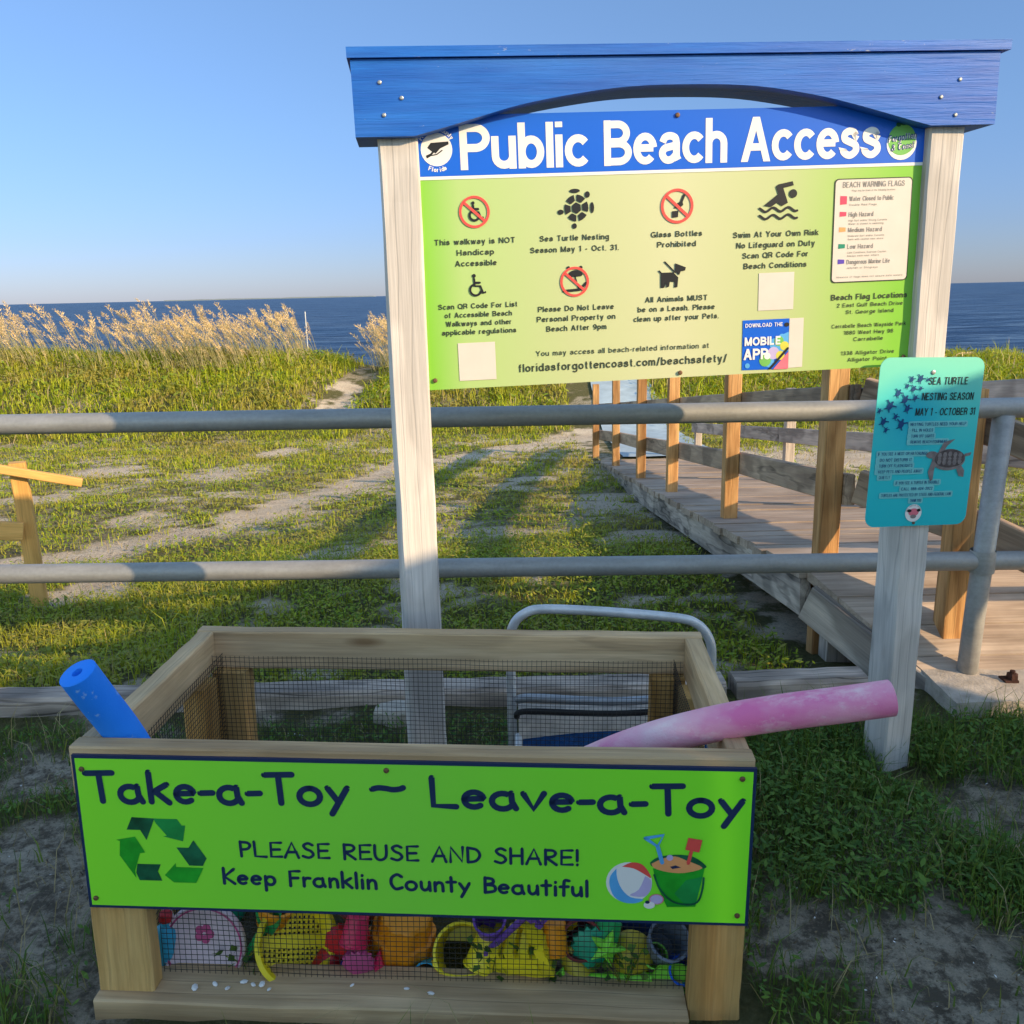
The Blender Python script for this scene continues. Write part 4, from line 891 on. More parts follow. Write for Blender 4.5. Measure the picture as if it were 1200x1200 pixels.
mb.poly([(c[0] - .016, c[1] + .010)] + arc(c[0] + .002, c[1] + .012, .018, .014, 175, 15, 8) + [(c[0] + .016, c[1] + .012)], 'black_print', y2); mb.stroke([(c[0] + .001, c[1] + .012), (c[0] + .009, c[1] - .016)], .0014, 'black_print', y2); mb.stroke([(c[0] - .026, c[1] - .020), (c[0] + .012, c[1] - .018), (c[0] + .026, c[1] - .004)], .003, 'black_print', y2 + .0001)
for q in (-.014, .015): mb.disc(c[0] + q, c[1] + .031, .004, 'black_print', y2)
nope(mb, c[0], c[1], .0335); mb.build('pictogram', pn)
mb = MB(); c = (.567, .233)      # dog on a leash
mb.poly([(c[0] + a / 1000, c[1] + b / 1000) for a, b in ((-28, -24), (-28, 8), (-34, 14), (-31, 16), (-25, 10), (2, 10), (14, -2), (12, -24), (4, -24), (5, -12), (-6, -10), (-8, -22), (-14, -24), (-16, -12), (-19, -24))], 'black_print', y2)
mb.poly([(c[0] + a / 1000, c[1] + b / 1000) for a, b in ((6, 12), (6, 30), (12, 28), (32, 20), (30, 13), (20, 12), (16, 3))], 'black_print', y2); mb.stroke([(c[0] - .018, c[1] + .034), (c[0] + .006, c[1] + .010)], .0016, 'black_print', y2 + .0001); mb.build('pictogram', pn)
# blank patches where codes are stuck on
for cx, cz, s in ((.104, .061, .043), (.818, .190, .043)): mb = MB(); mb.poly([(cx - s, cz - s), (cx + s, cz - s), (cx + s, cz + s), (cx - s, cz + s)], 'cream_print', y1); mb.build('blank_patch', pn)
# app poster
mb = MB(); mb.poly([(.738, .009), (.852, .007), (.852, .126), (.738, .126)], 'title_blue', y1); mb.poly([(.853, .009), (.888, .010), (.888, .126), (.853, .126)], 'cream_print', y1)
mb.poly([(.80, .075), (.852, .095), (.852, .05), (.815, .045)], 'sky_print', y2)
for px, pz, r, m in ((.828, .074, .012, 'leaf_print'), (.842, .062, .011, 'yellow_print'), (.815, .046, .015, 'lilac_print'), (.832, .040, .011, 'yellow_print'), (.795, .030, .015, 'leaf_print'), (.806, .024, .012, 'sky_print'), (.80, .040, .008, 'white_print'), (.835, .083, .008, 'sky_print')): mb.disc(px, pz, r, m, y2 + .0002 + .0003 * random.random(), seg=12)
mb.poly([(.815, .0075), (.852, .0075), (.852, .048)], 'rose_print', y3); mb.stroke([(.807, .010), (.850, .056)], .0028, 'black_print', y4); mb.disc(.846, .112, .006, 'black_print', y3, .005)
text(mb, 'DOWNLOAD THE', .744, .109, .009, 'white_print', .092, 'l', y4, .01); text(mb, 'MOBILE', .743, .066, .020, 'white_print', .09, 'l', y4 + .0002, .02); text(mb, 'APP', .741, .033, .026, 'white_print', .06, 'l', y4 + .0002, .02); mb.disc(.751, .019, .006, 'sky_print', y3); mb.build('app_poster', pn)
# flag chart
def rrect(x0, z0, x1, z1, r, n=5):
    P = []
    for cx, cz, a in ((x1 - r, z1 - r, 0), (x0 + r, z1 - r, 90), (x0 + r, z0 + r, 180), (x1 - r, z0 + r, 270)): P += arc(cx, cz, r, r, a, a + 90, n)
    return P
mb = MB(); mb.poly(rrect(.951, .203, 1.141, .437, .010), 'text_print', y1); mb.poly(rrect(.9535, .2055, 1.1385, .4345, .009), 'cream_print', y2)
text(mb, 'BEACH WARNING FLAGS', 1.046, .417, .0125, 'grey_print', .150, 'c', y3); text(mb, 'Flags may be flown at the following locations', 1.046, .408, .004, 'grey_print', .105, 'c', y3)
for z, ms, t, w, subs in ((.388, 'pink_flag', 'Water Closed to Public', .108, ['Double Red Flags']), (.353, 'pink_flag', 'High Hazard', .060, ['High Surf and/or Strong Currents', 'Water is closed to swimming']), (.3185, 'orange_flag', 'Medium Hazard', .083, ['Moderate Surf and/or Currents', 'Swim with caution near shore']), (.281, 'green_flag', 'Low Hazard', .063, ['Calm Conditions, Exercise Caution', 'Always swim near others']), (.246, 'purple_flag', 'Dangerous Marine Life', .107, ['Jellyfish or Stingrays'])):
    tall = .0085 if z > .38 else 0
    mb.poly([(.966, z - tall), (.982, z - tall + .001), (.982, z + .010), (.966, z + .011)], ms, y3)
    text(mb, t, .988, z - .001, .0105, 'grey_print', w, 'l', y3, .004)
    for i, q in enumerate(subs): text(mb, q, .988, z - .0115 - i * .0075, .0042, 'grey_print', .04 + .0017 * len(q), 'l', y3)
text(mb, 'Absence of flags does not assure safe waters', 1.046, .214, .004, 'grey_print', .165, 'c', y3); mb.build('flag_chart', pn)
# emblems
mb = MB(); c = (.0375, .5235); mb.disc(c[0], c[1], .0345, 'white_print', y2); mb.poly([(c[0] + a / 1000, c[1] + b / 1000) for a, b in ((-20, 4), (-12, 14), (27, 16), (27, 10), (8, 2), (-2, -8), (-6, -6), (-14, -14), (-22, -18), (-24, -12), (-14, -8), (-10, -4))], 'black_print', y3)
mb.stroke([(c[0] - .012, c[1] - .012), (c[0] + .0, c[1] - .010), (c[0] + .012, c[1] - .002)], .0012, 'black_print', y3)
def arctext(mb, s, c, r, a0, a1, cap, m, y, bold=.01, inner=False):
    n = len(s)
    for i, ch in enumerate(s):
        if ch == ' ': continue
        a = R(a0 + (a1 - a0) * i / (n - 1)); text(mb, ch, c[0] + r * math.cos(a), c[1] + r * math.sin(a), cap, m, None, 'c', y, bold, rot=a - math.pi / 2 + (math.pi if inner else 0))
arctext(mb, 'Franklin County', c, .037, 145, 35, .0095, 'white_print', y2, .02); arctext(mb, 'Florida', c, .0465, 247, 293, .0095, 'white_print', y2, .02, True); mb.build('county_emblem', pn)
mb = MB(); c = (1.108, .514); mb.ring(c[0], c[1] - .002, .031, .0375, 'title_blue', y2); mb.disc(c[0], c[1] - .004, .036, 'white_print', y2 + .0001); mb.disc(c[0], c[1] + .004, .0335, 'leaf_print', y3); mb.disc(c[0] + .002, c[1] + .0405, .008, 'recycle_dark', y3 + .0002, .006); mb.disc(c[0] - .010, c[1] + .037, .006, 'recycle_dark', y3 + .0003, .005)
for dx, m, o in ((.0005, 'white_print', y4), (0, 'hatch', y4 + .0003)):
    text(mb, 'Forgotten', c[0] + dx, c[1] + .002 - dx, .0155, m, .068, 'c', o, .045 if dx else .006, .2, .12); text(mb, '& Coast', c[0] + .002 + dx, c[1] - .018 - dx, .0155, m, .056, 'c', o, .045 if dx else .006, .2, .12)
mb.build('coast_emblem', pn)
def screw(parent, x, z, y=.003, r=.0055, m='screw'):
    mb = MB(); mb.lathe([(r, 0), (r * .9, .0022), (r * .5, .003)], m, 10, Matrix.Translation((x, -y, z)) @ Matrix.Rotation(R(90), 4, 'X')); mb.build('screw', parent)
for x, z in ((.07, .581), (.578, .582), (.004, .022), (.586, .011), (1.143, .022), (1.109, .557)): screw(pn, x, z)
# beam with arched underside, and its cap board
BF = PF - .024
bm_pts = [(-.153, .551), (-.012, .548)] + [(-.012 + .14 * 0, .548)] * 0
ARCH = [(-.012, .5455), (.06, .563), (.128, .581), (.219, .604), (.339, .624), (.463, .637), (.612, .639), (.745, .633), (.878, .613), (.979, .590), (1.088, .561), (1.151, .545)]
low = [(p.x, p.y) for p in catmull(ARCH, 4)]
prof = [(-.136, .5455)] + low + [(1.303, .545), (1.308, .697), (-.140, .697)]
def beam_mesh():
    mb = MB(); y0, y1_ = BF, BF + .135; n = len(prof)
    up_n = 0
    lowz = prof[:-2]; tops = [(p[0], .697) for p in lowz]; m = len(lowz)
    xs_ = np.interp(np.linspace(0, 1, m), [0, 1], [-.155, 1.301])
    V = [(a, y0, b) for a, b in lowz] + [(a, y0, b) for a, b in tops] + [(a, y1_, b) for a, b in lowz] + [(a, y1_, b) for a, b in tops]; F = []
    for i in range(m - 1):
        F += [(i, i + 1, m + i + 1, m + i), (2 * m + i + 1, 2 * m + i, 3 * m + i, 3 * m + i + 1), (i + 1, i, 2 * m + i, 2 * m + i + 1), (m + i, m + i + 1, 3 * m + i + 1, 3 * m + i)]
    F += [(0, m, 3 * m, 2 * m), (m - 1, 3 * m - 1, 4 * m - 1, 2 * m - 1)]
    mb.add(V, F, 'beam'); return mb
bmo = beam_mesh().build('beam', sg, Matrix.Translation((0, 0, 1.035)) @ Matrix.Rotation(-math.atan(.015), 4, 'Y'))
mb = MB(); mb.bx((-.1425, BF - .009, .6985), (1.322, BF + .145, .7195), 'beam'); mb.build('cap_board', bmo)
for x, z in ((-.078, .652), (-.034, .621), (-.073, .588), (1.211, .640), (1.169, .604), (1.206, .566)): screw(bmo, x, z, -BF + .0005, .0045, 'zinc')

# ---------------------------------------------------------------- sea turtle sign on the right post
TM = SM @ Matrix.Translation((1.057, PF - .016, 1.035 - .374)) @ Matrix.Rotation(R(1.6), 4, 'Y') @ Matrix.Rotation(R(3), 4, 'Z')
tw, th = .276, .420
mb = MB(); P = rrect(0, 0, tw, th, .026, 7); n = len(P)
P2 = P; mb.add([(p[0], 0, p[1]) for p in P] + [(p[0], .002, p[1]) for p in P], [tuple(range(n)), tuple(range(2 * n - 1, n - 1, -1))] + [(i, n + i, n + (i + 1) % n, (i + 1) % n) for i in range(n)], 'teal')
ts = tag(mb.build('sea_turtle_sign'), 'small teal sea turtle nesting season sign on the right white post', 'sign'); ts.matrix_world = TM
mb = MB()
for s, w, cx, z in (('SEA TURTLE', .105, .183, .354), ('NESTING SEASON', .138, .186, .3165), ('MAY 1 - OCTOBER 31', .160, .184, .279)): text(mb, s, cx, z, .0185, 'black_print', w, 'c', y1, .006, .05)
mb.build('lettering', ts)
def sub(lines):
    for s, x, z, w, al in lines:
        mb = MB(); x0 = x if al == 'l' else x - w / 2
        mb.poly(rrect(x0 - .005, z - .004, x0 + w + .005, z + .0115, .004, 3), 'pale_box', y1 + .0001); text(mb, s, x, z, .0078, 'hatch', w, al, y2 + .0001, .004); mb.build('text_label', ts)
sub([('NESTING TURTLES NEED YOUR HELP', .094, .254, .150, 'l'), ('\u2022 FILL IN HOLES', .094, .2395, .062, 'l'), ('\u2022 TURN OFF LIGHTS', .094, .225, .066, 'l'), ('\u2022 REMOVE BEACH EQUIPMENT', .094, .2105, .104, 'l'),
     ('IF YOU SEE A NEST OR HATCHLINGS', .016, .182, .132, 'l'), ('\u2022 DO NOT DISTURB IT', .016, .1665, .092, 'l'), ('\u2022 TURN OFF FLASHLIGHTS', .016, .152, .095, 'l'), ('\u2022 KEEP PETS AND PEOPLE AWAY', .016, .1375, .122, 'l'), ('QUIETLY', .024, .123, .03, 'l'),
     ('IF YOU SEE A TURTLE IN TROUBLE', .130, .108, .118, 'c'), ('CALL 888-404-3922', .130, .0925, .085, 'c'), ('TURTLES ARE PROTECTED BY STATE AND FEDERAL LAW', .130, .077, .190, 'c'), ('THANK YOU', .130, .0625, .03, 'c')])
mb = MB()
def hatchling(x, z, s, a):
    ca, sa = math.cos(a), math.sin(a); g = lambda p: (x + s * (p[0] * ca - p[1] * sa), z + s * (p[0] * sa + p[1] * ca))
    mb.poly([g((.42 * math.cos(R(k * 30)), .55 * math.sin(R(k * 30)))) for k in range(12)], 'hatch', y2); mb.poly([g((.17 * math.cos(R(k * 45)), .66 + .19 * math.sin(R(k * 45)))) for k in range(8)], 'hatch', y2 + .0001)
    for sx in (-1, 1):
        mb.poly([g(p) for p in ((sx * .30, .40), (sx * .85, .62), (sx * 1.0, .25), (sx * .80, .42), (sx * .38, .15))], 'hatch', y2 + .0002); mb.poly([g(p) for p in ((sx * .25, -.35), (sx * .55, -.75), (sx * .40, -.80), (sx * .10, -.5))], 'hatch', y2 + .0002)
for x, z, s, a in ((.085, .367, .011, -.3), (.108, .368, .014, -.5), (.128, .366, .007, -.5), (.075, .351, .009, -.4), (.092, .344, .012, -.6), (.111, .345, .008, -.5), (.053, .334, .014, -.5), (.073, .318, .016, -.5), (.099, .322, .011, -.6), (.034, .303, .018, -.6), (.081, .296, .014, -.4), (.008, .292, .009, -.5), (.052, .277, .011, -.5), (.021, .265, .015, -.5), (.069, .258, .018, -.3), (.030, .245, .010, -.4)): hatchling(x, z, s * .95, a)
mb.build('hatchling_picture', ts)
mb = MB(); c = (.208, .168)
mb.disc(c[0], c[1], .045, 'turtle_skin', y2, .027); mb.disc(c[0] + .002, c[1] + .003, .041, 'turtle_shell', y3, .023)
for k in range(5):
    for j in (-1, 1): mb.disc(c[0] - .026 + k * .014, c[1] + .003 + j * (.011 - abs(k - 2) * .0015), .0058, 'turtle_skin', y3 + .0003, .0075, 6)
    mb.disc(c[0] - .026 + k * .014, c[1] + .003, .005, 'turtle_skin', y3 + .0003, .004, 6)
mb.disc(c[0] - .047, c[1] + .013, .016, 'turtle_skin', y2 + .0001, .009); mb.poly([(c[0] - .03, c[1] + .02), (c[0] - .018, c[1] + .045), (c[0] + .012, c[1] + .052), (c[0] - .008, c[1] + .035), (c[0] - .015, c[1] + .022)], 'turtle_skin', y2 + .0001)
mb.poly([(c[0] - .045, c[1] - .002), (c[0] - .053, c[1] - .03), (c[0] - .045, c[1] - .054), (c[0] - .038, c[1] - .05), (c[0] - .037, c[1] - .028), (c[0] - .034, c[1] - .008)], 'turtle_skin', y2 + .0001); mb.poly([(c[0] + .022, c[1] - .02), (c[0] + .032, c[1] - .042), (c[0] + .046, c[1] - .045), (c[0] + .046, c[1] - .028), (c[0] + .034, c[1] - .012)], 'turtle_skin', y2 + .0001); mb.poly([(c[0] + .04, c[1] + .006), (c[0] + .058, c[1] + .010), (c[0] + .06, c[1] + .018), (c[0] + .042, c[1] + .014)], 'turtle_skin', y2 + .0001)
mb.build('turtle_picture', ts)

mb = MB(); mb.disc(.128, .034, .0225, 'white_print', y2); mb.disc(.128, .036, .014, 'rose_print', y3, .010); mb.disc(.116, .040, .006, 'black_print', y3 + .0002, .004); mb.disc(.141, .041, .005, 'black_print', y3 + .0002, .004); mb.disc(.128, .025, .008, 'turtle_skin', y3 + .0002, .005)
arctext(mb, 'SEA TURTLE PATROL', (.128, .034), .0185, 165, 15, .003, 'black_print', y3, .01); mb.build('emblem', ts)
screw(ts, .140, .384, .0, .006, 'zinc'); screw(ts, .132, .008, .0, .004, 'screw')

# ---------------------------------------------------------------- the toy bin
BX = Matrix.Translation((-.765, 1.386, 0)) @ Matrix.Rotation(R(-3.15), 4, 'Z') @ Matrix(((1, 0, 0, 0), (0, 1, 0, 0), (-.0165, -.014, 1, 0), (0, 0, 0, 1)))
bxm = Matrix.Translation((-.765, 1.386, 0)) @ Matrix.Rotation(R(-3.15), 4, 'Z') @ Matrix.Rotation(R(.95), 4, 'Y') @ Matrix.Rotation(R(-.8), 4, 'X')
BW, BD, BH = 1.144, .593, .524
bn = empty('toy_bin', bxm, 'open wooden toy bin with wire mesh sides and lime take-a-toy board', 'toy bin')
def bp(name, p0, p1, w, h, m='pine', upv=(0, 0, 1), **k): return board(name, p0, p1, w, h, m, bn, up=upv, bevel=.003, **k)
T = .038; P4 = .089
RH = .505                                                     # centre height for 2x4 rails standing on edge is BH-.0445
# top rails: front, back, left, right, mitred look: front/back full length, sides between
bp('front_rail', (0, .019, BH - .0445), (BW, .019, BH - .0445), T, .089, 'pine_top')
bp('back_rail', (0, BD - .019, BH - .0445), (BW, BD - .019, BH - .0445), T, .089, 'pine_top')
bp('side_rail', (.0195, T + .001, BH - .046), (.0195, BD - T - .001, BH - .046), T, .089, 'pine_top', bow=.002)
bp('side_rail', (BW - .0195, T + .001, BH - .046), (BW - .0195, BD - T - .001, BH - .046), T, .089, 'pine_top')
for x in (.075, BW - .075): bp('post', (x, BD - .035, .0), (x, BD - .035, BH - .090), .075, .062, 'pine', (0, 1, 0))
for x in (.032, BW - .032): bp('post', (x, BD - .125, .0), (x, BD - .125, BH - .091), .05, .075, 'pine', (0, 1, 0))
bp('front_post', (.052, .0195, .046), (.052, .0195, .432), .101, T, 'pine', (0, 1, 0)); bp('front_post', (BW - .0455, .0195, -.03), (BW - .0455, .0195, .432), .089, T, 'pine', (0, 1, 0))
bp('bottom_rail', (.002, .030, .022), (BW - .092, .030, .022), .11, .046, 'pine_top')
bp('bottom_rail', (.0, BD - .02, .045), (BW, BD - .02, .045), T, .089, 'pine')
bp('bottom_rail', (.0195, .09, .045), (.0195, BD - .05, .045), T, .089, 'pine'); bp('bottom_rail', (BW - .0195, .09, .045), (BW - .0195, BD - .05, .045), T, .089, 'pine')
def wire_panel(u0, u1, z0, z1, mx, sp=.0106, t=.00042):
    mb = MB(); rr = random.Random(int(u1 * 1000)); n = int((u1 - u0) / sp); m = int((z1 - z0) / sp)
    wob = lambda a, b: .0022 * math.sin(a * 9 + 1) * math.sin(b * 11)
    for i in range(n + 1):
        u = u0 + i * sp; K = 6; v = []; f = []
        for k in range(K + 1):
            z = z0 + (z1 - z0) * k / K; o = wob(u, z); d = .0010 * math.sin(u * 31 + z * 17)
            v += [(u - t + d, -t + o, z), (u + t + d, -t + o, z), (u + t + d, t + o, z), (u - t + d, t + o, z)]
        for k in range(K):
            for q in range(4): f.append((k * 4 + q, k * 4 + (q + 1) % 4, k * 4 + 4 + (q + 1) % 4, k * 4 + 4 + q))
        mb.add(v, f, 'wire')
    for j in range(m + 1):
        z = z0 + j * sp; K = 24; v = []; f = []
        for k in range(K + 1):
            u = u0 + (u1 - u0) * k / K; o = wob(u, z) + .0006; d = .0010 * math.sin(u * 23 + z * 29)
            v += [(u, -t + o, z - t + d), (u, t + o, z - t + d), (u, t + o, z + t + d), (u, -t + o, z + t + d)]
        for k in range(K):
            for q in range(4): f.append((k * 4 + q, k * 4 + (q + 1) % 4, k * 4 + 4 + (q + 1) % 4, k * 4 + 4 + q))
        mb.add(v, f, 'wire')
    return mb.build('wire_mesh', bn, mx)
wire_panel(.10, BW - .088, .030, .475, Matrix.Translation((0, T + .012, 0)))
wire_panel(.045, BW - .045, .03, BH - .045, Matrix.Translation((0, BD - .071, 0)))
rot = Matrix.Rotation(R(90), 4, 'Z')
wire_panel(.05, BD - .05, .03, BH - .046, Matrix.Translation((.062, 0, 0)) @ rot)
wire_panel(.05, BD - .05, .03, BH - .046, Matrix.Translation((BW - .062, 0, 0)) @ rot)
# sign board on the front
SB = Matrix.Translation((0, -.0065, .2205))
mb = MB(); mb.bx((.006, 0, 0), (1.146, .006, .2915), 'navy'); sb = mb.build('sign_board', bn, SB)
mb = MB(); mb.poly([(.0115, .0055), (1.1405, .0055), (1.1405, .286), (.0115, .286)], 'lime', .0006); mb.build('printed_face', sb)
o0 = .2205
mb = MB()
handtext(mb, 'Take-a-Toy', .027, .474, .4265 - o0, .4320 - o0, .0545, .0054, 'navy', .0012, .14)
handtext(mb, '~', .515, .567, .452 - o0, .452 - o0, .028, .0052, 'navy', .0012)
handtext(mb, 'Leave-a-Toy', .612, 1.127, .432 - o0, .4245 - o0, .0525, .0053, 'navy', .0012, .14)
handtext(mb, 'PLEASE REUSE AND SHARE!', .282, .859, .3295 - o0, .3285 - o0, .0285, .0026, 'navy', .0012, .16)
handtext(mb, 'Keep Franklin County Beautiful', .249, .876, .276 - o0, .270 - o0, .0295, .0029, 'navy', .0012, .17)
mb.build('lettering', sb)
mb = MB()      # recycling arrows
G = lambda P: [(.068 + .157 * a / 1000, (.2735 + .1255 * (1 - b / 730)) - o0) for a, b in P]
for m, P in (('recycle_dark', [(130, 140), (200, 0), (450, 10), (340, 250), (280, 140)]), ('recycle_mid', [(440, 10), (700, 10), (745, 80), (785, 80), (745, 255), (530, 205), (570, 195), (460, 60)]),
             ('recycle_dark', [(665, 325), (800, 325), (860, 240), (990, 440), (940, 525), (790, 525)]), ('recycle_light', [(955, 530), (850, 720), (600, 720), (505, 640), (640, 500), (640, 545), (945, 548)]),
             ('recycle_dark', [(210, 520), (470, 520), (430, 600), (470, 705), (215, 705), (185, 620)]), ('recycle_light', [(0, 255), (215, 215), (310, 390), (250, 400), (175, 600), (180, 680), (20, 430), (40, 270)])): mb.poly(G(P), m, .0012 + .0001 * random.random())
mb.build('recycling_symbol', sb)
mb = MB()      # ball, bucket and spades
def PX(a, b): return (.893 + a / 1200 * .199, (.399 - o0) - b / 840 * .156)
def pl(P, m, y): mb.poly([PX(*q) for q in P], m, y)
c = PX(310, 540); r = .0385; mb.disc(c[0], c[1], r, 'white_print', .0012)
pl(catmull([(180, 400), (120, 480), (115, 580), (165, 690), (260, 745), (380, 750), (460, 710), (330, 690), (240, 610), (190, 500), (180, 400)], 3), 'sky_print', .0014)
pl(catmull([(235, 380), (330, 335), (430, 350), (500, 420), (530, 490), (460, 450), (350, 395), (235, 380)], 3), 'red_print', .0014); pl(catmull([(470, 470), (530, 510), (535, 600), (470, 680), (320, 670), (410, 610), (470, 470)], 3), 'lilac_print', .0014)
pl([(545, 390), (1065, 360), (985, 770), (700, 780), (590, 560)], 'recycle_light', .0016); pl([(880, 500), (1045, 460), (990, 740), (900, 770), (770, 640)], 'recycle_mid', .0018)
pl(catmull([(515, 330), (590, 275), (760, 245), (940, 260), (1070, 345), (1050, 375), (900, 400), (700, 400), (540, 370), (515, 330)], 3), 'recycle_dark', .0019)
pl(catmull([(530, 340), (640, 285), (760, 260), (880, 300), (1040, 370), (860, 425), (690, 420), (560, 385), (530, 340)], 3), 'orange_flag', .0021); pl([(715, 365), (770, 350), (825, 370), (740, 388)], 'navy', .0023); mb.disc(*PX(710, 275), .0055, 'lilac_print', .0022)
def st(P, w, m, y): mb.stroke([PX(*q) for q in P], w, m, y)
st([(460, 85), (640, 50), (585, 165), (460, 85)], .003, 'sky_print', .0025); st([(585, 165), (635, 325)], .0034, 'sky_print', .0026); st([(895, 325), (920, 210)], .003, 'red_print', .0025); pl([(885, 70), (1025, 90), (1000, 215), (860, 190)], 'red_print', .0026)
st(catmull([(560, 450), (620, 590), (740, 710), (880, 745), (1000, 720), (1045, 600), (1055, 470)], 4), .0017, 'recycle_dark', .0027)
mb.disc(*PX(590, 700), .0125, 'rose_print', .0028, .010); mb.disc(*PX(590, 700), .0105, 'lilac_print', .0029, .0085); mb.disc(*PX(520, 760), .0095, 'white_print', .0030, .007); mb.disc(*PX(500, 730), .004, 'navy', .0032, .003); mb.build('toy_picture', sb)
for x, z in ((.022, .487), (.54, .496), (1.123, .494), (.020, .240), (1.127, .241)): screw(sb, x, z - o0, .0008, .0048, 'screw')

# ---------------------------------------------------------------- toys (u along the bin, d into it, z up)
def LM(u, d, z, rot=(0, 0, 0)):
    from mathutils import Euler
    return bxm @ Matrix.Translation((u, d, z)) @ Euler([R(a) for a in rot]).to_matrix().to_4x4()
def toy(name, mb, mx, label, cat, group=None, smooth=True):
    o = mb.build(name); o.matrix_world = mx
    if smooth: smooth_by_angle(o, 35)
    return tag(o, label, cat, group)
def mbx(f):
    mb = MB(); f(mb); return mb
# the lathe's axis is +z; rot (90,0,0) turns +z toward -y (the viewer)
mb = MB(); mb.lathe([(.002, .004), (.060, .004), (.0735, .010), (.0765, .013), (.079, .010), (.0795, .002), (.076, -.006), (.06, -.010), (.002, -.010)], 'p_lilac', 48); o = toy('flying_disc', mb, LM(.165, .086, .078, (78, 4, 0)), 'round pale lilac flying disc with pink rim standing at the left of the bin', 'flying disc')
mb = MB(); mb.lathe([(.0700, .0085), (.0735, .0112), (.0705, .0120)], 'p_pinkrim', 48, cap=False); mb.disc(0, 0, .0, 'p_pinkrim') if False else None
for k in range(5): a = k * 1.257; mb.lathe([(.0085, .0045), (.006, .0056), (.001, .006)], 'p_pinkrim', 10, Matrix.Translation((-.002 + .011 * math.cos(a), .022 + .011 * math.sin(a), 0)))
mb.build('rim_stripe', o)
def sieve(mb):
    mb.lathe([(.060, -.03), (.070, -.004), (.074, 0), (.080, .001), (.080, .005), (.072, .006), (.066, .0), (.058, -.026)], 'p_yellow', 44, cap=False)
    for k in range(-6, 7):
        x = k * .0092; h = math.sqrt(max(0, .058 ** 2 - x * x))
        mb.bx((x - .0022, -h, -.030), (x + .0022, h, -.0265), 'p_yellow'); mb.bx((-h, x - .0022, -.0305), (h, x + .0022, -.027), 'p_yellow')
    mb.bx((-.066, -.012, -.028), (.066, .012, -.020), 'p_yellow')
toy('sand_sieve', mbx(sieve), LM(.335, .098, .080, (58, 16, 30)) @ Matrix.Scale(1.0, 4), 'yellow round sand sieve with a grid bottom tilted beside the lilac disc', 'sieve')
def castle(mb):
    seg = 64; prof = [(.001, -.05), (.036, -.05), (.040, -.046), (.044, -.010), (.050, -.008), (.053, .03), (.059, .032), (.060, .048), (.055, .048), (.050, .03), (.040, -.04), (.001, -.042)]; v = []; f = []
    for r, z in prof:
        for k in range(seg): a = 2 * math.pi * k / seg; q = r * (1 + .11 * abs(math.cos(4.5 * a)) * min(1, r / .03)); v.append((q * math.cos(a), q * math.sin(a), z))
    for i in range(len(prof) - 1):
        for k in range(seg): j = (k + 1) % seg; f.append((i * seg + k, i * seg + j, (i + 1) * seg + j, (i + 1) * seg + k))
    mb.add(v, f, 'p_orange')
    for k in range(9): a = k * math.pi / 4.5; mb.bx((-.007, -.005, .046), (.007, .005, .060), 'p_orange', Matrix.Translation((.061 * math.cos(a), .061 * math.sin(a), 0)) @ Matrix.Rotation(a + math.pi / 2, 4, 'Z'))
toy('sand_mold', mbx(castle), LM(.530, .145, .072, (196, 8, 10)) @ Matrix.Scale(1.12, 4), 'orange ribbed castle sand mold with notched rim', 'sand mold')
def bucket(mb, m, r=.055, h=.11):
    mb.lathe([(.002, 0), (r * .72, 0), (r * .75, .004), (r * .97, h - .012), (r * 1.06, h - .01), (r * 1.08, h), (r * .98, h + .001), (r * .94, h - .004), (r * .70, .008), (.002, .007)], m, 40, cap=False)
def mkbucket(m, mx, label, r=.055, h=.11):
    mb = MB(); bucket(mb, m, r, h); o = toy('toy_bucket', mb, mx, label, 'toy bucket')
    mb = MB(); mb.tube([(r * 1.08 * math.cos(a), -.012 - r * .55 * math.sin(a), h - .006 + r * .2 * math.sin(a)) for a in np.linspace(0, math.pi, 15)], .0026, m, 8); mb.build('handle', o, smooth=True); return o
mkbucket('p_yellow', LM(.640, .185, .012, (57, 0, 5)), 'yellow toy bucket lying with its mouth towards the viewer', .050, .115)
def block(mb, m):
    mb.bx((-.05, -.03, -.025), (.05, .03, .02), m)
    for x in (-.04, -.013, .013, .04): mb.bx((x - .008, -.03, .02), (x + .008, .03, .036), m)
    mb.bx((-.03, -.034, -.012), (.03, -.03, .008), m); mb.lathe([(.016, 0), (.014, .04), (.0155, .046)], m, 16, Matrix.Translation((.03, 0, .03)))
toy('sand_mold', mbx(lambda b: block(b, 'p_yellow')), LM(.765, .095, .075, (14, -14, -12)) @ Matrix.Scale(1.1, 4), 'yellow battlement sand mold right of the yellow bucket', 'sand mold', smooth=False)
toy('sand_mold', mbx(lambda b: block(b, 'p_sun')), LM(.80, .15, .115, (35, 22, 24)), 'yellow battlement sand mold leaning behind another one', 'sand mold', smooth=False)
def rake(mb, m):
    mb.tube([(0, 0, -.09), (0, .004, 0), (0, 0, .085)], .0062, m, 10); mb.bx((-.035, -.004, .083), (.035, .004, .094), m)
    for k in range(5): mb.bx((-.033 + k * .0155, -.003, .094), (-.029 + k * .0155, .014, .118), m)
toy('toy_rake', mbx(lambda b: rake(b, 'p_purple')), LM(.715, .078, .105, (8, 38, 0)), 'purple toy rake with its handle slanting across the yellow molds', 'toy rake')
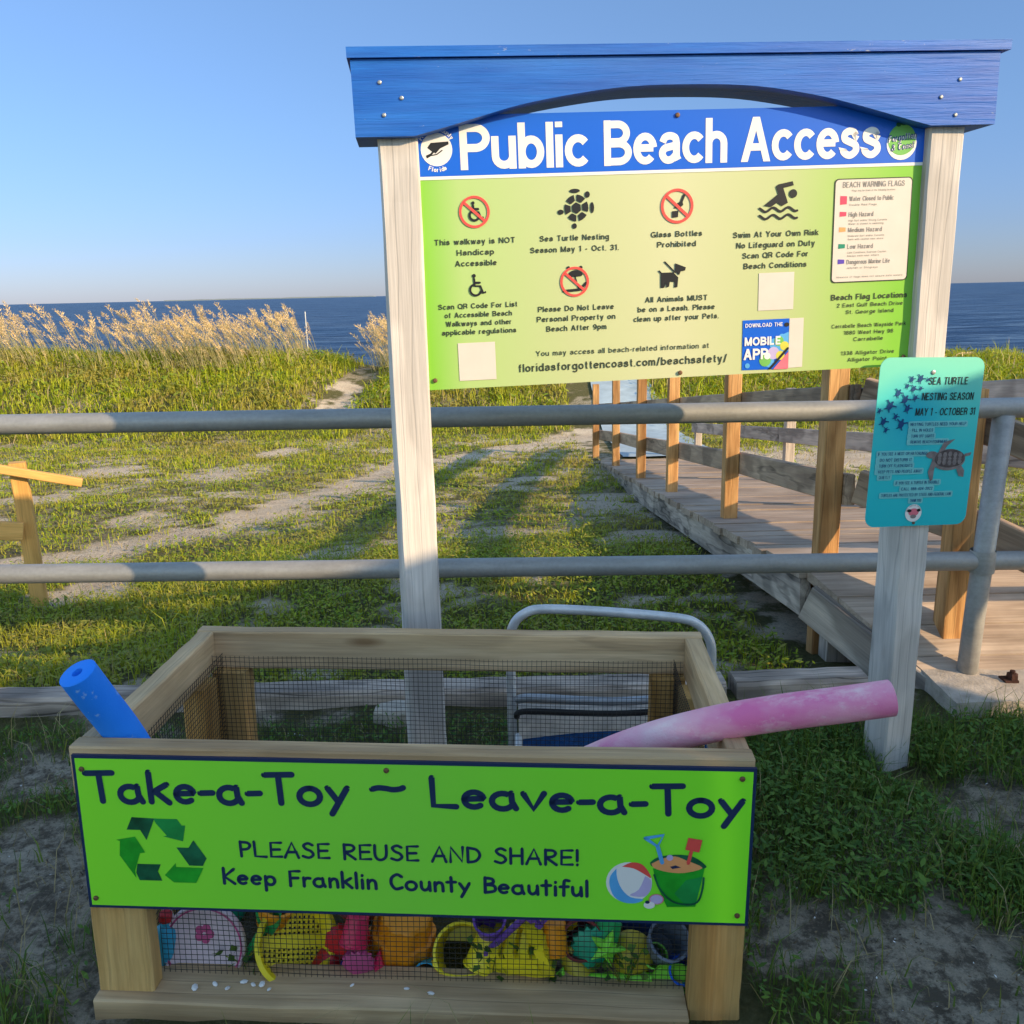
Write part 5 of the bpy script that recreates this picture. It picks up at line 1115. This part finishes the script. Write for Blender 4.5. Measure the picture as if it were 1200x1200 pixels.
def shellmold(mb, m):
    N = 20; v = [(0, -.024, 0)]; 
    for k in range(N + 1):
        a = R(-35 + 250 * k / N); rr_ = .036 * (1 + .09 * math.cos(k * 3.14)); v.append((rr_ * math.cos(a), -.002 - .003 * (k % 2), rr_ * math.sin(a) + .006))
    v.append((0, -.006, -.036)); n = len(v); f = [(0, i, i + 1) for i in range(1, n - 1)] + [(0, n - 1, 1)]
    v += [(p[0] * .96, .012, p[2] * .96) for p in v[1:]]; f += [(i, n - 1 + i, n + i, i + 1) for i in range(1, n - 1)]
    mb.add(v, f, m)
toy('sand_mold', mbx(lambda b: shellmold(b, 'p_teal')), LM(.888, .09, .090, (-8, 10, 0)), 'dark green scallop shell sand mold', 'sand mold')
toy('sand_mold', mbx(lambda b: shellmold(b, 'p_red')), LM(.432, .11, .072, (20, -20, 6)) @ Matrix.Scale(1.1, 4), 'dark red scallop shell sand mold between the sieve and orange castle', 'sand mold')
def dome(mb, m): mb.lathe([(.045, -.012), (.046, -.004), (.042, .012), (.030, .028), (.014, .037), (.001, .039)], m, 30)
toy('sand_mold', mbx(lambda b: dome(b, 'p_mustard')), LM(.965, .105, .072, (40, 10, 0)) @ Matrix.Scale(.9, 4), 'mustard yellow dome sand mold', 'sand mold')
def shovel(mb, m, L=.22):
    mb.tube([(x, 0, .004 * math.sin(x * 14)) for x in np.linspace(-L / 2, L * .18, 10)], .0085, m, 12)
    N = 12; prof = [(.18 * L + .32 * L * t, (.027 if t < .65 else .027 * math.sqrt(max(0.02, 1 - ((t - .65) / .35) ** 2))) * min(1, .35 + t * 4)) for t in np.linspace(0, 1, N)]
    v = []; f = []
    for x, w in prof: v += [(x, -w, .010), (x, -w * .5, -.002), (x, w * .5, -.002), (x, w, .010), (x, w, .0125), (x, w * .5, .001), (x, -w * .5, .001), (x, -w, .0125)]
    for i in range(N - 1):
        for q in range(8): f.append((i * 8 + q, i * 8 + 8 + q, i * 8 + 8 + (q + 1) % 8, i * 8 + (q + 1) % 8))
    f += [tuple(range(8)), tuple(range((N - 1) * 8 + 7, (N - 1) * 8 - 1, -1))]; mb.add(v, f, m)
    mb.tube([(-L / 2, -.018, 0), (-L / 2 - .022, 0, 0), (-L / 2, .018, 0), (-L / 2 + .004, -.018, 0)], .0058, m, 8)
toy('toy_shovel', mbx(lambda b: shovel(b, 'p_limeg', .24)), LM(.955, .075, .044, (75, -4, 0)), 'lime green toy shovel lying at the right end of the bin', 'toy shovel')
toy('toy_shovel', mbx(lambda b: shovel(b, 'p_blue', .15)), LM(.385, .082, .020, (40, 0, 4)) @ Matrix.Scale(1.15, 4), 'blue toy shovel low in the bin under the yellow sieve', 'toy shovel')
toy('toy_shovel', mbx(lambda b: shovel(b, 'p_green', .17)), LM(.262, .10, .085, (60, -58, 0)), 'green toy shovel standing between the disc and sieve', 'toy shovel')
def star(mb, m):
    v = [(0, -.018, 0)]
    for k in range(10): a = R(90 + 36 * k); r_ = .046 if k % 2 == 0 else .020; v.append((r_ * math.cos(a), -.003, r_ * math.sin(a)))
    f = [(0, i, i % 10 + 1) for i in range(1, 11)]; v += [(p[0], .010, p[2]) for p in v[1:]]; f += [(i, 10 + i, 10 + i % 10 + 1, i % 10 + 1) for i in range(1, 11)]; mb.add(v, f, m)
    for k in range(5):
        a = R(90 + 72 * k)
        for q in (.012, .022, .032): mb.lathe([(.003, 0), (.0024, .0025), (.0005, .0035)], m, 8, Matrix.Translation((q * math.cos(a), -.016 + q * .33, q * math.sin(a))) @ Matrix.Rotation(R(90), 4, 'X'))
toy('sand_mold', mbx(lambda b: star(b, 'p_crimson')), LM(.488, .078, .030, (-14, 8, 0)), 'crimson starfish sand mold below the orange castle', 'sand mold', smooth=False)
def bottle(mb, m, cap):
    mb.lathe([(.001, 0), (.019, 0), (.021, .004), (.021, .07), (.018, .085), (.009, .095), (.009, .104)], m, 22); mb.lathe([(.012, .104), (.012, .118), (.010, .12)], cap, 16)
toy('bubble_bottle', mbx(lambda b: bottle(b, 'p_cyan', 'p_red')), LM(.083, .085, .025, (0, 6, 0)), 'light blue bubble bottle with red cap in the left corner', 'bottle')
toy('bubble_bottle', mbx(lambda b: bottle(b, 'p_green', 'p_white')), LM(.112, .13, .0, (0, -20, 0)), 'green bubble bottle behind the light blue one', 'bottle')
def cup(mb, m): mb.lathe([(.001, 0), (.026, 0), (.029, .003), (.036, .075), (.039, .076), (.039, .080), (.034, .080), (.027, .006), (.001, .005)], m, 28, cap=False)
toy('toy_cup', mbx(lambda b: cup(b, 'p_slate')), LM(1.015, .125, .065, (38, 12, 0)), 'slate grey toy cup tipped at the right end', 'toy cup')
toy('toy_cup', mbx(lambda b: cup(b, 'p_blue')), LM(1.045, .12, .04, (60, 20, 0)) @ Matrix.Scale(.7, 4), 'small blue toy cup beside the slate grey cup', 'toy cup')
toy('toy_cup', mbx(lambda b: cup(b, 'p_maroon')), LM(.44, .17, .085, (30, 0, 0)), 'maroon toy cup behind the red scallop mold', 'toy cup')
toy('toy_cup', mbx(lambda b: cup(b, 'p_orange')), LM(.275, .14, .09, (20, 20, 0)), 'orange toy cup behind the green shovel', 'toy cup')
toy('toy_cup', mbx(lambda b: cup(b, 'p_maroon')), LM(.86, .16, .085, (70, 20, 0)), 'maroon toy cup behind the dark green scallop mold', 'toy cup')
def ball(mb, m, r=.04): mb.lathe([(r * math.sin(a) + .0001, -r * math.cos(a)) for a in np.linspace(0, math.pi, 15)], m, 26, cap=False)
for u, d, z, r_, m, lb in ((.29, .23, .06, .055, 'p_navyp', 'navy blue ball deep behind the yellow sieve'), (.50, .24, .06, .055, 'p_red', 'red ball deep behind the orange castle mold'), (.86, .25, .055, .05, 'p_darkg', 'dark green ball deep behind the lime shovel'), (.14, .24, .05, .05, 'p_teal', 'dark teal ball deep behind the lilac disc'), (1.0, .24, .05, .05, 'p_navyp', 'navy blue ball deep at the right end')):
    toy('toy_ball', mbx(lambda b: ball(b, m, r_)), LM(u, d, z), lb, 'ball')
for u, d, z, rot, m, kk, lb in ((.705, .03, .12, (160, 20, 0), 'p_yellow', .9, 'small yellow toy cup beside the yellow bucket'),
        (.845, .04, .10, (160, -25, 0), 'p_mustard', .8, 'mustard toy cup left of the green scallop mold'), (.925, .05, .15, (150, 25, 0), 'p_green', .8, 'green toy cup above the mustard dome'), (1.0, .075, .075, (55, 10, 0), 'p_limeg', .6, 'small lime toy cup near the right post'), (.575, .09, .03, (70, 15, 0), 'p_cyan', .6, 'small light blue toy cup left of the yellow bucket'), (.455, .05, .16, (165, 10, 0), 'p_crimson', .7, 'crimson toy cup left of the orange castle'), (.82, .04, .16, (170, 0, 0), 'p_orange', .7, 'orange toy cup above the yellow molds'), (.395, .05, .05, (150, 30, 0), 'p_red', .9, 'red toy cup right of the sieve'), (.70, .14, .11, (30, 0, 0), 'p_purple', .8, 'purple toy cup behind the rake')):
    toy('toy_cup', mbx(lambda b: cup(b, m)), LM(u, .062 + .036 * kk + .085 * kk * math.sin(R(rot[0])), z - .02, rot) @ Matrix.Scale(kk, 4), lb, 'toy cup')
toy('sand_mold', mbx(lambda b: star(b, 'p_limeg')), LM(.915, .072, .105, (-10, 20, 0)) @ Matrix.Scale(.75, 4), 'small lime starfish sand mold above the mustard dome', 'sand mold', smooth=False)
toy('sand_mold', mbx(lambda b: shellmold(b, 'p_pinkrim')), LM(.455, .072, .055, (10, 30, 0)) @ Matrix.Scale(.8, 4), 'pink scallop sand mold left of the orange castle', 'sand mold')
def flip(mb):
    P = [(-.075, -.026), (-.05, -.03), (0, -.024), (.05, -.032), (.078, -.018), (.082, .006), (.06, .026), (0, .022), (-.05, .028), (-.078, .016), (-.084, -.006)]; P = [(p.x, p.y) for p in catmull(P + [P[0]], 3)][:-1]; n = len(P)
    for z0, z1, m in ((0, .006, 'p_slate'), (.0062, .011, 'p_white'), (.0112, .016, 'p_slate')): mb.add([(p[0], p[1], z0) for p in P] + [(p[0], p[1], z1) for p in P], [tuple(range(n - 1, -1, -1)), tuple(range(n, 2 * n))] + [(i, (i + 1) % n, n + (i + 1) % n, n + i) for i in range(n)], m)
    mb.tube([(-.01, -.024, .012), (.02, -.012, .030), (.045, 0, .014), (.02, .012, .030), (-.01, .022, .012)], .004, 'p_maroon', 8)
toy('flip_flop', mbx(flip), LM(1.005, .085, .012, (24, 0, 4)) @ Matrix.Scale(.8, 4), 'slate and white striped flip flop at the bottom right of the bin', 'flip flop', smooth=False)
def weed(k, n=34, s=.02, H=.075, m='leaf'):
    rr = random.Random(k); mb = MB()
    for i in range(6):
        a = rr.uniform(0, 6.28); mb.tube([(0, 0, 0), (.012 * math.cos(a), .012 * math.sin(a), H * .5), (.035 * math.cos(a), .02 * math.sin(a), H * rr.uniform(.7, 1.1))], .0011, 'leaf', 5)
    for i in range(n):
        a = rr.uniform(0, 6.28); r_ = rr.uniform(.004, .042); p = Vector((r_ * math.cos(a), r_ * .5 * math.sin(a), H * rr.uniform(.15, 1.1))); u = Vector((math.cos(a), math.sin(a) - .4, rr.uniform(-.5, .6))).normalized() * s * rr.uniform(.6, 1.2); w = u.orthogonal().normalized(); w = Quaternion(u.normalized(), rr.uniform(0, 3)) @ w * s * .42
        mb.add([p, p + u * .4 + w, p + u, p + u * .4 - w], [(0, 1, 2, 3)], m)
    return mb
for k, (u, d, lb) in enumerate(((.705, .085, 'leafy green weed growing up inside the mesh under the yellow molds'), (.80, .085, 'leafy green weed growing up inside the mesh left of the lime shovel'), (.945, .07, 'dark leafy weed under the lime shovel'), (.235, .08, 'small weed in front of the lilac disc'))):
    o = weed(k, H=.105 if k < 3 else .055, n=46 if k < 3 else 12, s=.020, m='dark_leaf').build('weed'); o.matrix_world = LM(u, d, .0 if k < 3 else .03); tag(o, lb, 'weed')
rr = random.Random(3)
for k, (u, s) in enumerate(((.172, .0075), (.205, .005), (.232, .006), (.256, .0065), (.275, .0055), (.292, .008), (.308, .005), (.555, .005), (.60, .006), (.455, .004))):
    mb = MB(); n = 7; v = []; f = []
    mb.lathe([(.1 * s, 0), (.8 * s, .1 * s), (s, .5 * s), (.6 * s, .9 * s), (.1 * s, s)], 'shell', 7)
    o = mb.build('shell_fragment'); o.matrix_world = LM(u, .004 + .03 * rr.random(), .0455, (rr.uniform(-20, 20), rr.uniform(-20, 20), rr.uniform(0, 180))) @ Matrix.Diagonal((1.2, .8, .8, 1)); tag(o, 'white shell fragment on the bottom rail of the toy bin', 'shell fragment', 'shell fragments on the bottom rail')
# foam noodles
def noodle(name, pts, r, m, label):
    mb = MB(); pts = [Vector(p) for p in pts]; pp = catmull(pts, 8); mb.tube(pp, r, m, 28)
    v = mb; e = mb
    # hollow core at both ends
    n = len(pp); seg = 28; f = mb.f[:-2]; mi = mb.mi[:-2]; mb.f = f; mb.mi = mi
    for end, s in ((0, 1), (n - 1, -1)):
        t = (pp[1] - pp[0]).normalized() if end == 0 else (pp[-1] - pp[-2]).normalized(); c0 = pp[end]; ring = [Vector(mb.v[end * seg + k]) for k in range(seg)]; k0 = len(mb.v)
        inn = [c0 + (q - c0) * .93 + (-t if end == 0 else t) * r * .05 for q in ring]; inn2 = [c0 + (q - c0) * .30 + (-t if end == 0 else t) * r * .05 for q in ring]; deep = [q + (t if end == 0 else -t) * r * 1.6 for q in inn2]
        mb.v += [tuple(q) for q in inn + inn2 + deep]
        i0 = mb.mat(m)
        def quad(a, b):
            for k in range(seg):
                j = (k + 1) % seg; q = (a + k, a + j, b + j, b + k); mb.f.append(q if end else tuple(reversed(q))); mb.mi.append(i0)
        quad(end * seg, k0); quad(k0, k0 + seg); quad(k0 + seg, k0 + 2 * seg)
        q = tuple(range(k0 + 2 * seg, k0 + 3 * seg)); mb.f.append(q); mb.mi.append(i0)
    o = mb.build(name); smooth_by_angle(o, 50); return tag(o, label, 'pool noodle')
noodle('foam_noodle', [(-.733, 1.412, .648), (-.718, 1.432, .595), (-.690, 1.466, .50), (-.655, 1.50, .36), (-.62, 1.54, .19)], .0315, 'blue_foam', 'bright blue foam noodle poking up from the left end of the bin')
noodle('foam_noodle', [(.632, 1.405, .573), (.55, 1.41, .560), (.44, 1.418, .543), (.33, 1.44, .512), (.20, 1.475, .455), (.05, 1.52, .36), (-.1, 1.57, .25)], .0308, 'pink_foam', 'faded pink foam noodle lying over the right end of the bin')

# ---------------------------------------------------------------- beach chair behind the bin
ch = empty('beach_chair', Matrix.Translation((.25, 2.24, 0)), 'low folding beach chair with white tube frame behind the toy bin', 'beach chair')
def rail3(name, pts, r, m, n=6): mb = MB(); mb.tube(catmull(pts, n), r, m, 14); return mb.build(name, ch, smooth=True)
rail3('back_frame', [(-.262, .0, .0), (-.262, -.01, .20), (-.262, -.015, .35), (-.255, -.018, .405), (-.225, -.02, .440), (-.17, -.02, .452), (0, -.02, .440), (.17, -.02, .420), (.225, -.02, .402), (.258, -.02, .36), (.268, -.015, .30), (.268, -.01, .15), (.268, 0, .0)], .0125, 'tube')
rail3('arm_tube', [(-.245, -.03, .205), (-.20, -.06, .222), (0, -.07, .212), (.16, -.07, .222), (.26, -.03, .235)], .0115, 'grey_tube'); rail3('arm_tube', [(-.25, -.05, .165), (-.22, -.075, .192), (0, -.085, .185), (.18, -.085, .195), (.26, -.05, .20)], .008, 'bolt')
mb = MB(); V = []; N = 13
for j in range(9):
    for i in range(N):
        x = -.245 + .50 * i / (N - 1); t = j / 8; V.append((x, -.02 - .04 * math.sin(t * 3.14) , .19 - .15 * t - .012 * math.sin(i / (N - 1) * math.pi)))
F = [(j * N + i, j * N + i + 1, (j + 1) * N + i + 1, (j + 1) * N + i) for j in range(8) for i in range(N - 1)]; mb.add(V, F, 'fabric_cream'); mb.build('back_fabric', ch, smooth=True)
mb = MB(); V = []
for j in range(9):
    for i in range(N):
        x = -.235 + .48 * i / (N - 1); t = j / 8; V.append((x, -.06 - .17 * t, .105 - .02 * t - .03 * math.sin(t * 3.14) + .018 * math.sin(i / (N - 1) * math.pi)))
mb.add(V, F, 'fabric_blue'); mb.build('seat_fabric', ch, smooth=True)
rail3('seat_frame', [(-.245, -.05, .11), (-.245, -.22, .08), (-.20, -.235, .075), (.2, -.235, .08), (.25, -.22, .09), (.25, -.05, .12)], .010, 'tube')
for sx in (-.245, .25): rail3('leg', [(sx, -.22, .085), (sx, -.215, .05), (sx, -.21, .0)], .010, 'tube', 3)
mb = MB(); bvl = .008
mb.lathe([(.07, 0), (.075, .01), (.07, .05), (.055, .062)], 'concrete', 7); o = mb.build('concrete_chunk', mx=Matrix.Translation((-.35, 2.50, -.005)) @ Matrix.Diagonal((1.2, .7, 1.0, 1))); tag(o, 'pale broken concrete chunk beside the left sign post', 'concrete chunk')

# ---------------------------------------------------------------- unseen block added behind the viewer, shaped to shade the foreground
S2 = Vector((-math.sin(SUN_AZ), math.cos(SUN_AZ), 0)); Q2 = Vector((math.cos(SUN_AZ), math.sin(SUN_AZ), 0)); tE = math.tan(SUN_EL)
RS = -2.7
def hq(p): p = Vector(p); return p.dot(Q2), p.z + (p.dot(S2) - RS) * tE
K1 = hq((-.217, 2.078, .641)); K2 = hq((.891, 2.191, .960)); sl_ = (K2[1] - K1[1]) / (K2[0] - K1[0])
top = lambda q: K1[1] + sl_ * (q - K1[0])
QS = 1.30
QE = 3.35; QB = 1.95; QL = -4.2
SHM = Matrix(((Q2.x, -S2.x, 0, 0), (Q2.y, -S2.y, 0, 0), (0, 0, 1, 0), (0, 0, 0, 1))) @ Matrix.Translation((0, -RS, 0))
sh = empty('storage_shed', SHM, 'small pale shed with a sloping roof behind the viewer', 'shed')
def prism(name, q0b, q0, q1b, q1, z0, z1, m, d0=.02, d1=.5, zb=-.1):
    mb = MB(); v = [(q0b, d0, zb), (q1b, d0, zb), (q1b, d1, zb), (q0b, d1, zb), (q0, d0, z0), (q1, d0, z1), (q1, d1, z1), (q0, d1, z0)]
    mb.add(v, [(0, 3, 2, 1), (4, 5, 6, 7), (0, 1, 5, 4), (1, 2, 6, 5), (2, 3, 7, 6), (3, 0, 4, 7)], m); return mb.build(name, sh)
prism('wall', QL, QL, QS, QS, 2.16, 2.16, 'shed'); prism('wall', QS + .003, QS + .003, QB, QE, top(QS) - .06, top(QE) - .06, 'shed')
mb = MB(); mb.bx((QL - .1, -.003, 2.163), (QS + .03, .56, 2.22), 'shed_roof'); mb.build('roof', sh)
mb = MB(); v = [(QS + .004, .0, top(QS) - .057), (QE + .02, .0, top(QE) - .057), (QE + .02, .55, top(QE) - .057), (QS + .004, .55, top(QS) - .057)]; v += [(a, b, c + .057) for a, b, c in v]
mb.add(v, [(0, 3, 2, 1), (4, 5, 6, 7), (0, 1, 5, 4), (1, 2, 6, 5), (2, 3, 7, 6), (3, 0, 4, 7)], 'shed_roof'); mb.build('roof', sh)
print('shed top', top(QL), top(0), top(QE), K1, K2)
